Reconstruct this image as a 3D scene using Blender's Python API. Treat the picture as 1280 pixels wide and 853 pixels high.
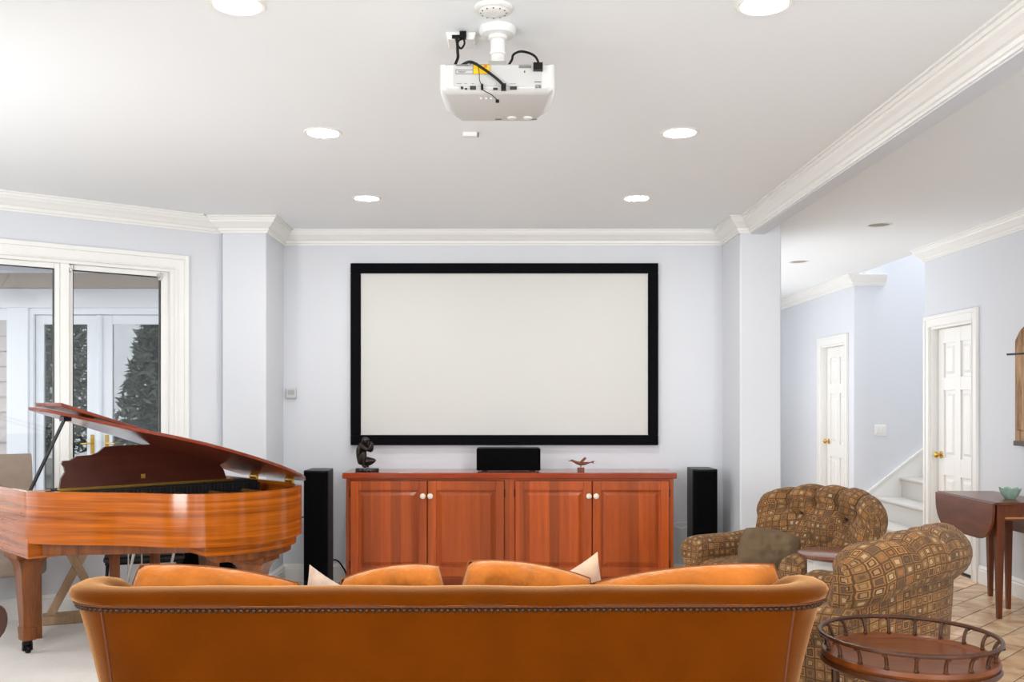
import bpy, bmesh, math, random
from mathutils import Vector, Matrix, noise
R = math.radians
random.seed(4)
for o in list(bpy.data.objects):
    bpy.data.objects.remove(o, do_unlink=True)
scene = bpy.context.scene
col = scene.collection

# ------------------------------------------------------------------ camera
F = 1200.0                      # focal length in pixels of the 1280x853 frame
CX, CY, CAMZ = 628.0, 503.0, 1.40
cam_data = bpy.data.cameras.new('camera')
cam = bpy.data.objects.new('camera', cam_data)
col.objects.link(cam)
cam.location = (0, 0, CAMZ)
cam.rotation_euler = (R(90), 0, 0)
cam_data.sensor_width = 36
cam_data.lens = 36 * F / 1280
cam_data.shift_x = (640 - CX) / 1280
cam_data.shift_y = (CY - 426.5) / 1280
cam_data.clip_end = 200
scene.camera = cam

# ------------------------------------------------------------------ world, added area lamps, exposure
w = bpy.data.worlds.new('overcast_sky')
scene.world = w
w.use_nodes = True
bg = w.node_tree.nodes['Background']
bg.inputs[0].default_value = (0.92, 0.95, 1.0, 1)
bg.inputs[1].default_value = 1.45

def area(name, loc, rot, sx, sy, power, color=(1, 1, 1)):
    d = bpy.data.lights.new(name, 'AREA')
    d.shape = 'RECTANGLE'; d.size = sx; d.size_y = sy
    d.energy = power; d.color = color
    o = bpy.data.objects.new(name, d); col.objects.link(o)
    o.location = loc; o.rotation_euler = rot
    return o
# area lamps added in invented, unseen openings to stand in for daylight
area('added_key_bay', (-2.68, 2.93, 1.25), (R(90), 0, 0), .55, 1.3, 21, (1.0, 1.0, 1.0))  # added key lamp, its unseen opening placed to sharpen the column shadow
area('added_fill_bay_left', (-4.05, 4.45, 1.45), (R(90), 0, R(-90)), 1.7, 1.7, 5, (.97, .985, 1.0))  # added lamp, soft light for the beam and pillar sides
area('added_fill_rear', (0.2, -2.86, 1.55), (R(90), 0, 0), 2.6, 1.6, 4, (1.0, 1.0, 1.0))  # added lamp, weak fill from behind the camera
area('added_fill_left', (-2.24, -.7, 1.40), (R(90), 0, R(-90)), 2.6, 1.7, 78, (1.0, 1.0, 1.0))  # added lamp to brighten the right wall, pillar and beam
area('added_fill_hall', (2.9, -2.86, 1.45), (R(90), 0, 0), 1.0, 1.7, 72, (1.0, 1.0, 1.0))  # added lamp to brighten the hall and its right wall
area('added_fill_hall_side', (2.05, 10.0, 1.5), (R(90), 0, R(-90)), 4.4, 1.6, 12, (1.0, 1.0, 1.0))  # added lamp hidden behind the pillar, brightens the far hall
area('added_fill_stair', (5.0, 9.25, 5.1), (0, 0, 0), 1.6, 1.4, 24, (1.0, 1.0, 1.0))  # added lamp above the stairs to brighten the stairwell wall
scene.view_settings.view_transform = 'Standard'
scene.view_settings.look = 'None'
scene.view_settings.gamma = 1.0
scene.view_settings.use_curve_mapping = False
scene.view_settings.exposure = 0.76
scene.cycles.use_denoising = True

# ------------------------------------------------------------------ helpers
def P(px, py, Y):
    return Vector(((px - CX) * Y / F, Y, CAMZ - (py - CY) * Y / F))

def lerp(a, b, t): return a + (b - a) * t
def sstep(a, b, x):
    t = max(0.0, min(1.0, (x - a) / (b - a))); return t * t * (3 - 2 * t)

class MB:
    def __init__(s): s.v = []; s.f = []; s.uv = {}
    def add(s, vs, fs):
        n = len(s.v); s.v += [tuple(p) for p in vs]; s.f += [tuple(i + n for i in f) for f in fs]; return s
    def box(s, x0, x1, y0, y1, z0, z1):
        return s.add([(x0,y0,z0),(x1,y0,z0),(x1,y1,z0),(x0,y1,z0),(x0,y0,z1),(x1,y0,z1),(x1,y1,z1),(x0,y1,z1)],
                     [(0,3,2,1),(4,5,6,7),(0,1,5,4),(1,2,6,5),(2,3,7,6),(3,0,4,7)])
    def frustum(s, c0, a0, b0, c1, a1, b1):
        """box with rectangle half sizes a0,b0 at c0 and a1,b1 at c1 (both level)"""
        q = lambda c, a, b: [(c[0]-a,c[1]-b,c[2]),(c[0]+a,c[1]-b,c[2]),(c[0]+a,c[1]+b,c[2]),(c[0]-a,c[1]+b,c[2])]
        return s.add(q(c0,a0,b0)+q(c1,a1,b1), [(0,3,2,1),(4,5,6,7),(0,1,5,4),(1,2,6,5),(2,3,7,6),(3,0,4,7)])
    def prism(s, pts, z0, z1):
        """outline (x, y), counter-clockwise, extruded in z"""
        n = len(pts)
        return s.add([(x,y,z0) for x,y in pts]+[(x,y,z1) for x,y in pts],
                     [tuple(range(n-1,-1,-1)), tuple(range(n,2*n))]+[(i,(i+1)%n,(i+1)%n+n,i+n) for i in range(n)])
    def prism_y(s, pts, y0, y1):
        """outline (x, z) extruded in y"""
        n = len(pts)
        return s.add([(x,y0,z) for x,z in pts]+[(x,y1,z) for x,z in pts],
                     [tuple(range(n)), tuple(range(2*n-1,n-1,-1))]+[((i+1)%n,i,i+n,(i+1)%n+n) for i in range(n)])
    def tube(s, path, r, n=8, closed=False):
        path = [Vector(p) for p in path]; m = len(path)
        rr = r if isinstance(r, (list, tuple)) else [r]*m
        vs = []; prev = None
        for i, p in enumerate(path):
            if closed: t = path[(i+1)%m]-path[i-1]
            else: t = path[min(i+1,m-1)]-path[max(i-1,0)]
            t.normalize()
            if prev is None:
                a = Vector((0,0,1)) if abs(t.z)<.9 else Vector((1,0,0))
                e = t.cross(a).normalized()
            else:
                e = (prev - t*prev.dot(t)).normalized()
            prev = e; b = t.cross(e)
            for k in range(n):
                an = 2*math.pi*k/n
                vs.append(p + (e*math.cos(an)+b*math.sin(an))*rr[i])
        fs = []
        for i in range(m if closed else m-1):
            j = (i+1)%m
            for k in range(n):
                k2 = (k+1)%n
                fs.append((i*n+k, i*n+k2, j*n+k2, j*n+k))
        if not closed:
            fs.append(tuple(range(n-1,-1,-1))); fs.append(tuple((m-1)*n+k for k in range(n)))
        return s.add(vs, fs)
    def lathe(s, prof, c=(0,0,0), n=24, axis='z', sx=1, sy=1):
        """prof: (radius, height) list"""
        vs = []; m = len(prof)
        for r, h in prof:
            for k in range(n):
                a = 2*math.pi*k/n; x, y = r*math.cos(a)*sx, r*math.sin(a)*sy
                if axis == 'z': q = (c[0]+x, c[1]+y, c[2]+h)
                elif axis == 'y': q = (c[0]+x, c[1]+h, c[2]-y)
                else: q = (c[0]+h, c[1]+x, c[2]+y)
                vs.append(q)
        fs = [(i*n+k, i*n+(k+1)%n, (i+1)*n+(k+1)%n, (i+1)*n+k) for i in range(m-1) for k in range(n)]
        if prof[0][0] > 1e-6: fs.append(tuple(range(n-1,-1,-1)))
        if prof[-1][0] > 1e-6: fs.append(tuple((m-1)*n+k for k in range(n)))
        return s.add(vs, fs)
    def ball(s, c, rx, ry, rz, nu=14, nv=8):
        prof = []
        vs = []; fs = []
        for i in range(nv+1):
            t = math.pi*i/nv
            for k in range(nu):
                a = 2*math.pi*k/nu
                vs.append((c[0]+rx*math.sin(t)*math.cos(a), c[1]+ry*math.sin(t)*math.sin(a), c[2]-rz*math.cos(t)))
        fs = [(i*nu+k, i*nu+(k+1)%nu, (i+1)*nu+(k+1)%nu, (i+1)*nu+k) for i in range(nv) for k in range(nu)]
        return s.add(vs, fs)
    def grid(s, fn, nu, nv, closed_u=False, closed_v=False, uvscale=True, caps=False):
        """fn(i/nu, j/nv) -> point; stores arc-length UVs in metres"""
        U = nu if closed_u else nu+1; V = nv if closed_v else nv+1
        pts = [[Vector(fn(i/nu, j/nv)) for j in range(nv+1)] for i in range(nu+1)]
        mi, mj = nu//2, nv//2
        lu = [0.0]; lv = [0.0]
        for i in range(nu): lu.append(lu[-1]+sum((pts[i+1][j]-pts[i][j]).length for j in (nv//4, mj, 3*nv//4))/3)
        for j in range(nv): lv.append(lv[-1]+sum((pts[i][j+1]-pts[i][j]).length for i in (nu//4, mi, 3*nu//4))/3)
        n = len(s.v)
        for i in range(U):
            for j in range(V): s.v.append(tuple(pts[i][j]))
        for i in range(nu):
            for j in range(nv):
                i2, j2 = (i+1)%U, (j+1)%V
                s.uv[len(s.f)] = [(lu[i],lv[j]),(lu[i+1],lv[j]),(lu[i+1],lv[j+1]),(lu[i],lv[j+1])]
                s.f.append((n+i*V+j, n+i2*V+j, n+i2*V+j2, n+i*V+j2))
        if caps and closed_v:
            for i in (0, U-1):
                f = tuple(n+i*V+j for j in range(V))
                f = f[::-1] if i else f
                ex = [max(s.v[q][a] for q in f)-min(s.v[q][a] for q in f) for a in range(3)]
                a0, a1 = [a for a in range(3) if a != ex.index(min(ex))]
                s.uv[len(s.f)] = [(s.v[q][a0], s.v[q][a1]) for q in f]
                s.f.append(f)
        return s

def mesh_from(name, mb, mat, smooth=False, angle=40):
    me = bpy.data.meshes.new(name)
    me.from_pydata(mb.v, [], mb.f)
    if mb.uv:
        l = me.uv_layers.new(name='uv')
        for fi, poly in enumerate(me.polygons):
            q = mb.uv.get(fi)
            if q:
                for k, li in enumerate(poly.loop_indices): l.data[li].uv = q[k]
    bm = bmesh.new(); bm.from_mesh(me)
    bmesh.ops.remove_doubles(bm, verts=bm.verts, dist=1e-5)
    bmesh.ops.recalc_face_normals(bm, faces=bm.faces)
    bm.to_mesh(me); bm.free()
    if mat: me.materials.append(mat)
    if smooth:
        me.polygons.foreach_set('use_smooth', [True]*len(me.polygons))
        me.set_sharp_from_angle(angle=R(angle))
    return me

def obj(name, mb, mat, parent=None, smooth=False, angle=40, bevel=0, sub=0, loc=None, rot=None, seg=2):
    me = mesh_from(name, mb, mat, smooth, angle) if isinstance(mb, MB) else mb
    o = bpy.data.objects.new(name, me); col.objects.link(o)
    if loc is not None: o.location = loc
    if rot is not None: o.rotation_euler = rot
    if parent is not None: o.parent = parent
    if bevel:
        m = o.modifiers.new('bevel', 'BEVEL'); m.width = bevel; m.segments = seg; m.limit_method = 'ANGLE'; m.angle_limit = R(35)
        me.polygons.foreach_set('use_smooth', [True]*len(me.polygons)); me.set_sharp_from_angle(angle=R(35))
        m.harden_normals = True
    if sub:
        m = o.modifiers.new('sub', 'SUBSURF'); m.levels = m.render_levels = sub
        me.polygons.foreach_set('use_smooth', [True]*len(me.polygons))
    return o

def thing(name, label, cat, loc=(0,0,0), rz=0, group=None, rot=None):
    o = bpy.data.objects.new(name, None); col.objects.link(o)
    o.location = loc; o.rotation_euler = rot if rot else (0, 0, rz); o.empty_display_size = .1
    return tag(o, label, cat, group)

def tag(o, label, cat, group=None, kind=None):
    o['label'] = label; o['category'] = cat
    if group: o['group'] = group
    if kind: o['kind'] = kind
    return o

def struct(name, mb, mat, label=None, **k):
    o = obj(name, mb, mat, **k)
    if k.get('parent') is None: o['kind'] = 'structure'
    if label: o['label'] = label
    return o

def struct_empty(name, loc, rz=0, label=None):
    o = bpy.data.objects.new(name, None); col.objects.link(o)
    o.location = loc; o.rotation_euler = (0,0,rz); o['kind'] = 'structure'
    if label: o['label'] = label
    return o

def copy_tree(o, parent=None):
    c = o.copy(); col.objects.link(c); c.parent = parent
    for ch in list(o.children): copy_tree(ch, c)
    return c

def catmull(pts, n=8, closed=False):
    pts = [Vector(p) for p in pts]; out = []; m = len(pts)
    for i in range(m if closed else m-1):
        if closed: a,b,c,d = pts[i-1],pts[i],pts[(i+1)%m],pts[(i+2)%m]
        else: a,b,c,d = pts[max(i-1,0)],pts[i],pts[i+1],pts[min(i+2,m-1)]
        for k in range(n):
            t = k/n
            out.append(.5*((2*b)+(c-a)*t+(2*a-5*b+4*c-d)*t*t+(3*b-a-3*c+d)*t**3))
    if not closed: out.append(pts[-1])
    return out

# ------------------------------------------------------------------ materials
class NT:
    def __init__(s, m): s.t = m.node_tree; s.b = s.t.nodes['Principled BSDF']
    def n(s, typ, **k):
        d = s.t.nodes.new(typ)
        for a, v in k.items(): setattr(d, a, v)
        return d
    def l(s, a, b): s.t.links.new(a, b)
    def math(s, op, a, b=None):
        d = s.n('ShaderNodeMath', operation=op)
        for i, v in enumerate((a, b)):
            if v is None: continue
            if isinstance(v, (int, float)): d.inputs[i].default_value = v
            else: s.l(v, d.inputs[i])
        return d.outputs[0]
    def mix(s, fac, a, b, blend='MIX'):
        d = s.n('ShaderNodeMix', data_type='RGBA', blend_type=blend)
        if isinstance(fac, (int, float)): d.inputs[0].default_value = fac
        else: s.l(fac, d.inputs[0])
        for i, v in ((6, a), (7, b)):
            if isinstance(v, tuple): d.inputs[i].default_value = (*v, 1)
            else: s.l(v, d.inputs[i])
        return d.outputs[2]
    def ramp(s, fac, stops, const=False):
        d = s.n('ShaderNodeValToRGB'); cr = d.color_ramp
        if const: cr.interpolation = 'CONSTANT'
        while len(cr.elements) < len(stops): cr.elements.new(.5)
        for e, (p, c) in zip(cr.elements, stops): e.position = p; e.color = (*c, 1)
        s.l(fac, d.inputs[0]); return d.outputs[0]

def srgb(r, g, b):
    f = lambda c: (c/255/12.92) if c/255 <= .04045 else ((c/255+.055)/1.055)**2.4
    return (f(r), f(g), f(b))

def plain(name, c, rough=.5, metal=0, spec=.5, noise_amt=0, nscale=8, bump=0, bscale=60, bdist=.01, coat=0, sheen=0, sheen_tint=None):
    m = bpy.data.materials.new(name); m.use_nodes = True; t = NT(m); b = t.b
    b.inputs['Base Color'].default_value = (*c, 1); b.inputs['Roughness'].default_value = rough
    b.inputs['Metallic'].default_value = metal; b.inputs['Specular IOR Level'].default_value = spec
    b.inputs['Coat Weight'].default_value = coat; b.inputs['Coat Roughness'].default_value = .08
    if sheen: b.inputs['Sheen Weight'].default_value = sheen; b.inputs['Sheen Roughness'].default_value = .4
    if sheen_tint: b.inputs['Sheen Tint'].default_value = (*sheen_tint, 1)
    tc = t.n('ShaderNodeTexCoord')
    if noise_amt:
        nz = t.n('ShaderNodeTexNoise'); nz.inputs['Scale'].default_value = nscale; nz.inputs['Detail'].default_value = 5
        t.l(tc.outputs['Object'], nz.inputs['Vector'])
        lo = tuple(x*(1-noise_amt) for x in c); hi = tuple(min(1, x*(1+noise_amt)) for x in c)
        t.l(t.ramp(nz.outputs['Fac'], [(.3, lo), (.7, hi)]), b.inputs['Base Color'])
    if bump:
        nb = t.n('ShaderNodeTexNoise'); nb.inputs['Scale'].default_value = bscale; nb.inputs['Detail'].default_value = 4
        t.l(tc.outputs['Object'], nb.inputs['Vector'])
        bp = t.n('ShaderNodeBump'); bp.inputs['Strength'].default_value = bump; bp.inputs['Distance'].default_value = bdist
        t.l(nb.outputs['Fac'], bp.inputs['Height']); t.l(bp.outputs[0], b.inputs['Normal'])
    return m

def wood(name, dark, light, scale=(1, 12, 12), rough=.3, coat=.3, planks=None, bands=0.35, seed=0):
    """grain stretched along the axis with the small scale value; planks=(axis, width) gives board tones"""
    m = bpy.data.materials.new(name); m.use_nodes = True; t = NT(m); b = t.b
    tc = t.n('ShaderNodeTexCoord'); mp = t.n('ShaderNodeMapping')
    mp.inputs['Scale'].default_value = scale; mp.inputs['Location'].default_value = (seed, seed*1.7, seed*.6)
    t.l(tc.outputs['Object'], mp.inputs['Vector'])
    n1 = t.n('ShaderNodeTexNoise'); n1.inputs['Scale'].default_value = 2.2; n1.inputs['Detail'].default_value = 6; n1.inputs['Distortion'].default_value = .6
    t.l(mp.outputs[0], n1.inputs['Vector'])
    n2 = t.n('ShaderNodeTexNoise'); n2.inputs['Scale'].default_value = 14; n2.inputs['Detail'].default_value = 3
    t.l(mp.outputs[0], n2.inputs['Vector'])
    f = t.math('ADD', t.math('MULTIPLY', n1.outputs['Fac'], .75), t.math('MULTIPLY', n2.outputs['Fac'], .25))
    c = t.ramp(f, [(.5-bands/2, dark), (.5+bands/2, light)])
    if planks:
        ax, wd = planks
        sp = t.n('ShaderNodeSeparateXYZ'); t.l(tc.outputs['Object'], sp.inputs[0])
        k = t.math('FLOOR', t.math('DIVIDE', sp.outputs[ax], wd))
        wn = t.n('ShaderNodeTexWhiteNoise', noise_dimensions='1D'); t.l(k, wn.inputs['W'])
        k2 = t.math('ADD', t.math('MULTIPLY', wn.outputs['Value'], .5), .72)
        cm = t.n('ShaderNodeVectorMath', operation='SCALE'); t.l(c, cm.inputs[0]); t.l(k2, cm.inputs['Scale']); c = cm.outputs[0]
    t.l(c, b.inputs['Base Color'])
    b.inputs['Roughness'].default_value = rough; b.inputs['Coat Weight'].default_value = coat; b.inputs['Coat Roughness'].default_value = .12; b.inputs['Specular IOR Level'].default_value = .3
    return m

def fabric_squares(name, cell=.040):
    m = bpy.data.materials.new(name); m.use_nodes = True; t = NT(m); b = t.b
    uv = t.n('ShaderNodeUVMap', uv_map='uv')
    sc = t.n('ShaderNodeVectorMath', operation='SCALE'); t.l(uv.outputs[0], sc.inputs[0]); sc.inputs['Scale'].default_value = 1/cell
    wob = t.n('ShaderNodeTexNoise'); wob.inputs['Scale'].default_value = 1.7; wob.inputs['Detail'].default_value = 1
    t.l(sc.outputs[0], wob.inputs['Vector'])
    wv = t.n('ShaderNodeVectorMath', operation='SCALE'); t.l(wob.outputs['Color'], wv.inputs[0]); wv.inputs['Scale'].default_value = .22
    ad = t.n('ShaderNodeVectorMath', operation='ADD'); t.l(sc.outputs[0], ad.inputs[0]); t.l(wv.outputs[0], ad.inputs[1])
    fl = t.n('ShaderNodeVectorMath', operation='FLOOR'); t.l(ad.outputs[0], fl.inputs[0])
    fr = t.n('ShaderNodeVectorMath', operation='FRACTION'); t.l(ad.outputs[0], fr.inputs[0])
    wn = t.n('ShaderNodeTexWhiteNoise', noise_dimensions='2D'); t.l(fl.outputs[0], wn.inputs['Vector'])
    rs = t.n('ShaderNodeSeparateXYZ'); t.l(wn.outputs['Color'], rs.inputs[0])
    sp = t.n('ShaderNodeSeparateXYZ'); t.l(fr.outputs[0], sp.inputs[0])
    ax = t.math('ABSOLUTE', t.math('SUBTRACT', sp.outputs[0], .5)); ay = t.math('ABSOLUTE', t.math('SUBTRACT', sp.outputs[1], .5))
    mx = t.math('MAXIMUM', ax, ay)
    base = t.ramp(rs.outputs[0], [(0, srgb(142,104,64)), (.2, srgb(172,126,74)), (.38, srgb(122,92,62)), (.55, srgb(158,112,70)), (.72, srgb(140,102,60)), (.88, srgb(178,130,78))], const=True)
    inner = t.ramp(rs.outputs[1], [(0, srgb(170,132,88)), (.35, srgb(108,80,58)), (.6, srgb(190,160,120)), (.75, srgb(162,104,60))], const=True)
    ring = t.ramp(rs.outputs[2], [(0, srgb(78,60,50)), (.35, srgb(134,100,66)), (.8, srgb(96,76,62))], const=True)
    c = t.mix(t.math('LESS_THAN', mx, .31), base, ring)
    c = t.mix(t.math('LESS_THAN', mx, .20), c, inner)
    c = t.mix(t.math('GREATER_THAN', mx, .43), c, srgb(94,66,40))
    nz = t.n('ShaderNodeTexNoise'); nz.inputs['Scale'].default_value = 30; t.l(sc.outputs[0], nz.inputs['Vector'])
    c = t.mix(t.math('MULTIPLY', nz.outputs['Fac'], .35), c, srgb(90,66,40))
    t.l(c, b.inputs['Base Color']); b.inputs['Roughness'].default_value = .85
    b.inputs['Sheen Weight'].default_value = .06; b.inputs['Specular IOR Level'].default_value = .2
    bp = t.n('ShaderNodeBump'); bp.inputs['Strength'].default_value = .25; bp.inputs['Distance'].default_value = .002
    t.l(mx, bp.inputs['Height']); t.l(bp.outputs[0], b.inputs['Normal'])
    return m

def emis(name, c, s):
    m = bpy.data.materials.new(name); m.use_nodes = True; t = NT(m)
    t.b.inputs['Base Color'].default_value = (*c, 1)
    t.b.inputs['Emission Color'].default_value = (*c, 1); t.b.inputs['Emission Strength'].default_value = s
    return m

def glass(name, tint=(.93,.95,.95), clear=.9):
    """thin window glass: mostly clear with a mirror coat"""
    m = bpy.data.materials.new(name); m.use_nodes = True; t = NT(m)
    t.t.nodes.remove(t.b)
    out = [n for n in t.t.nodes if n.type == 'OUTPUT_MATERIAL'][0]
    tr = t.n('ShaderNodeBsdfTransparent'); tr.inputs[0].default_value = (*tint, 1)
    gl = t.n('ShaderNodeBsdfGlossy'); gl.inputs['Roughness'].default_value = .01
    fr = t.n('ShaderNodeFresnel'); fr.inputs[0].default_value = 1.5
    mx = t.n('ShaderNodeMixShader')
    t.l(t.math('ADD', t.math('MULTIPLY', fr.outputs[0], 1.0), 1-clear), mx.inputs[0]); t.l(tr.outputs[0], mx.inputs[1]); t.l(gl.outputs[0], mx.inputs[2])
    t.l(mx.outputs[0], out.inputs[0])
    return m

WALL = plain('wall_paint', srgb(220,223,228), .6, bump=.03, bscale=180)
CEIL = plain('ceiling_paint', srgb(246,249,250), .75, bump=.03, bscale=150)
TRIM = plain('trim_paint', srgb(242,241,237), .35)
CARPET = plain('cream_carpet', srgb(238,232,224), .95, noise_amt=.05, nscale=3, bump=.6, bscale=260, sheen=.2)
BLACK = plain('black_satin', srgb(7,7,8), .4, spec=.25)
BLACKCLOTH = plain('black_grille_cloth', srgb(6,6,7), .95, spec=.08, bump=.2, bscale=500)
BRASS = plain('brass', srgb(212,170,80), .25, metal=1)
CHROME = plain('brushed_steel', srgb(190,190,185), .3, metal=1)
WHITEPL = plain('white_plastic', srgb(236,235,231), .4)
# ================================================================== the room
CZ = 2.74
YB = 7.5                    # back wall
YC = 6.95                   # front of the two columns
XL0, XL1 = -2.03, -1.71     # left column
XR0, XR1 = 1.72, 2.02       # right pillar
XW = 3.70                   # right wall of the hall
A = Vector((-2.03, 7.02)); DA = Vector((-.793, -.610)).normalized()
B = A + DA*2.62            # end of the angled window wall
YS = -3.0                   # wall behind the camera

# floors
EDGE = 1.97
mb = MB(); mb.prism([(B.x-.1,2.75),(-2.4,2.75),(-2.4,YS-.1),(EDGE,YS-.1),(EDGE,7.6),(-2.2,7.6),(B.x-.1,B.y+.1)], -.1, 0)
struct('floor', mb, CARPET, 'cream wall-to-wall carpet of the living room')
TILEM = bpy.data.materials.new('floor_tile'); TILEM.use_nodes = True
t = NT(TILEM)
oi = t.n('ShaderNodeObjectInfo'); tc = t.n('ShaderNodeTexCoord')
nz = t.n('ShaderNodeTexNoise'); nz.inputs['Scale'].default_value = 5; nz.inputs['Detail'].default_value = 6; nz.inputs['Distortion'].default_value = .8
ad = t.n('ShaderNodeVectorMath', operation='ADD'); t.l(tc.outputs['Object'], ad.inputs[0])
cv = t.n('ShaderNodeCombineXYZ'); t.l(t.math('MULTIPLY', oi.outputs['Random'], 40), cv.inputs[2]); t.l(cv.outputs[0], ad.inputs[1])
t.l(ad.outputs[0], nz.inputs['Vector'])
c1 = t.ramp(nz.outputs['Fac'], [(.3, srgb(184,134,90)), (.5, srgb(220,180,136)), (.68, srgb(242,214,176))])
k2 = t.math('ADD', t.math('MULTIPLY', oi.outputs['Random'], .3), .85)
sc = t.n('ShaderNodeVectorMath', operation='SCALE'); t.l(c1, sc.inputs[0]); t.l(k2, sc.inputs['Scale'])
t.l(sc.outputs[0], t.b.inputs['Base Color']); t.b.inputs['Roughness'].default_value = .32
GROUT = plain('tile_grout', srgb(92,74,60), .9)
mb = MB(); mb.box(EDGE, 5.9, YS-.1, 13.1, -.1, -.004)
hall = struct('floor_hall', mb, GROUT, 'terracotta tiled hall floor laid diagonally')
def clip(poly, ax, v, keep_gt):
    out = []
    for i in range(len(poly)):
        a, b = poly[i-1], poly[i]
        ia = (a[ax] > v) == keep_gt; ib = (b[ax] > v) == keep_gt
        if ia != ib:
            s_ = (v-a[ax])/(b[ax]-a[ax]); out.append((a[0]+(b[0]-a[0])*s_, a[1]+(b[1]-a[1])*s_))
        if ib: out.append(b)
    return out
TW, TL, G = .252, .252*2, .004
ua = Vector((math.sqrt(.5), math.sqrt(.5))); va = Vector((-math.sqrt(.5), math.sqrt(.5)))
full = None
for i in range(-30, 60):
    for j in range(-5, 60):
        a0 = j*TL/1.0 + (TL/2 if i % 2 else 0); b0 = i*TW*.70
        a1, b1 = a0+TL*.70, b0+TW*.70
        a0 = j*TL*.70 + (TL*.35 if i % 2 else 0); a1 = a0+TL*.70
        q = [(a0+G,b0+G),(a1-G,b0+G),(a1-G,b1-G),(a0+G,b1-G)]
        poly = [tuple(ua*x+va*y) for x, y in q]
        if max(p[0] for p in poly) < EDGE+.01 or min(p[0] for p in poly) > 3.79: continue
        if max(p[1] for p in poly) < 2.2 or min(p[1] for p in poly) > 12.0: continue
        # only tiles that are inside the picture or right at its border
        cxp = sum(p[0] for p in poly)/4; cyp = sum(p[1] for p in poly)/4
        if not (cyp > 2.3 and cxp/cyp*F < 760): continue
        cl = poly
        for ax, v, g in ((0, EDGE, True), (0, XW+.01, False)):
            cl = clip(cl, ax, v, g)
            if len(cl) < 3: break
        if len(cl) < 3: continue
        dz = random.uniform(-.0008, .0008)
        c = Vector((cxp, cyp))
        if len(cl) == 4 and all((Vector(a)-Vector(b)).length < 1e-6 for a, b in zip(cl, poly)) or (cl == poly):
            if full is None:
                m_ = MB(); m_.prism([(p[0]-cxp, p[1]-cyp) for p in poly], -.02, 0); full = mesh_from('tile', m_, TILEM)
            obj('tile', full, None, hall, loc=(cxp, cyp, dz))
        else:
            m_ = MB(); m_.prism([(p[0]-cxp, p[1]-cyp) for p in cl], -.02, 0)
            obj('tile', m_, TILEM, hall, loc=(cxp, cyp, dz))

# ceiling
mb = MB(); mb.box(B.x-.15, XW+.02, YS-.1, 13.1, CZ, CZ+.12); 
mb.box(XW+.02, 5.9, YS-.1, 8.36, CZ, CZ+.12)
struct('ceiling', mb, CEIL, 'flat white ceiling of the living room and hall')

# walls
mb = MB(); mb.box(-2.6, XR1, YB, YB+.12, 0, CZ); struct('wall_back', mb, WALL, 'pale blue-white wall behind the projection screen')
mb = MB(); mb.box(XL0, XL1, YC, YB, 0, CZ); struct('wall_column_left', mb, WALL, 'square white column left of the screen wall', bevel=.012)
mb = MB(); mb.box(XR0, XR1, YC, YB, 0, CZ); struct('wall_pillar_right', mb, WALL, 'square white pillar under the end of the ceiling beam', bevel=.012)
mb = MB(); mb.box(1.90, XR1, YB, 7.75, 0, CZ); mb.box(1.90, XR1, 7.75, 12.3, 0, .6); mb.box(1.90, XR1, 7.75, 12.3, 2.35, CZ); mb.box(1.90, XR1, 12.3, 13.0, 0, CZ); struct('wall_hall_left', mb, WALL)
mb = MB(); mb.box(1.90, 5.9, 13.0, 13.12, 0, CZ); struct('wall_hall_end', mb, WALL)
# right wall with two door openings and the stair opening
D1 = (7.545, 8.295); D2 = (10.36, 11.12); DH = 2.045
mb = MB()
mb.box(XW, XW+.12, YS, D1[0], 0, CZ); mb.box(XW, XW+.12, D1[0], D1[1], DH, CZ); mb.box(XW, XW+.12, D1[1], 8.41, 0, CZ)
struct('wall_right', mb, WALL, 'hall wall on the right with the nearer panel door')
mb = MB()
mb.box(XW, XW+.12, 10.10, D2[0], 0, CZ); mb.box(XW, XW+.12, D2[0], D2[1], DH, CZ); mb.box(XW, XW+.12, D2[1], 13, 0, CZ)
struct('wall_hall_right', mb, WALL, 'far hall wall with the small distant panel door')
mb = MB(); mb.box(XW+.12, 6.6, 10.10, 10.22, 0, 5.2); struct('wall_stair_far', mb, WALL, 'stairwell wall carrying the light switch')
mb = MB(); mb.box(XW+.12, 6.6, 8.29, 8.41, 0, 5.2); mb.box(XW, XW+.12, 8.29, 8.41, CZ+.12, 5.2); struct('wall_stair_near', mb, WALL)
mb = MB(); mb.box(XW-.0, XW+.10, 8.41, 10.10, CZ+.12, 5.2); struct('wall_stair_upper', mb, WALL)
mb = MB(); mb.box(6.6, 6.7, 8.29, 10.22, 0, 5.2); struct('wall_stair_end', mb, WALL)
# wall behind the camera and the walls of the piano bay, with invented openings for the added lamps
BX, BY = -2.30, 2.85        # inner corner where the bay begins
mb = MB()
mb.box(BX-.12, XW+.12, YS-.12, YS, 0, .55); mb.box(BX-.12, XW+.12, YS-.12, YS, 2.40, CZ)
for x0, x1 in ((BX-.12,-1.1),(1.5,2.35),(3.45,XW+.12)): mb.box(x0, x1, YS-.12, YS, .55, 2.40)
struct('wall_front', mb, WALL)
mb = MB(); mb.box(BX-.12, BX, YS, BY-.12, 0, .5); mb.box(BX-.12, BX, YS, BY-.12, 2.3, CZ); mb.box(BX-.12, BX, YS, -2.05, .5, 2.3); mb.box(BX-.12, BX, .65, BY-.12, .5, 2.3); struct('wall_left', mb, WALL)
mb = MB()
mb.box(B.x-.12, BX, BY-.12, BY, 0, .55); mb.box(B.x-.12, BX, BY-.12, BY, 2.33, CZ)
mb.box(B.x-.12, -3.15, BY-.12, BY, .55, 2.33); mb.box(-2.35, BX, BY-.12, BY, .55, 2.33)
struct('wall_bay_near', mb, WALL)
mb = MB()
mb.box(B.x-.12, B.x, BY, B.y, 0, .55); mb.box(B.x-.12, B.x, BY, B.y, 2.33, CZ)
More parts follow.
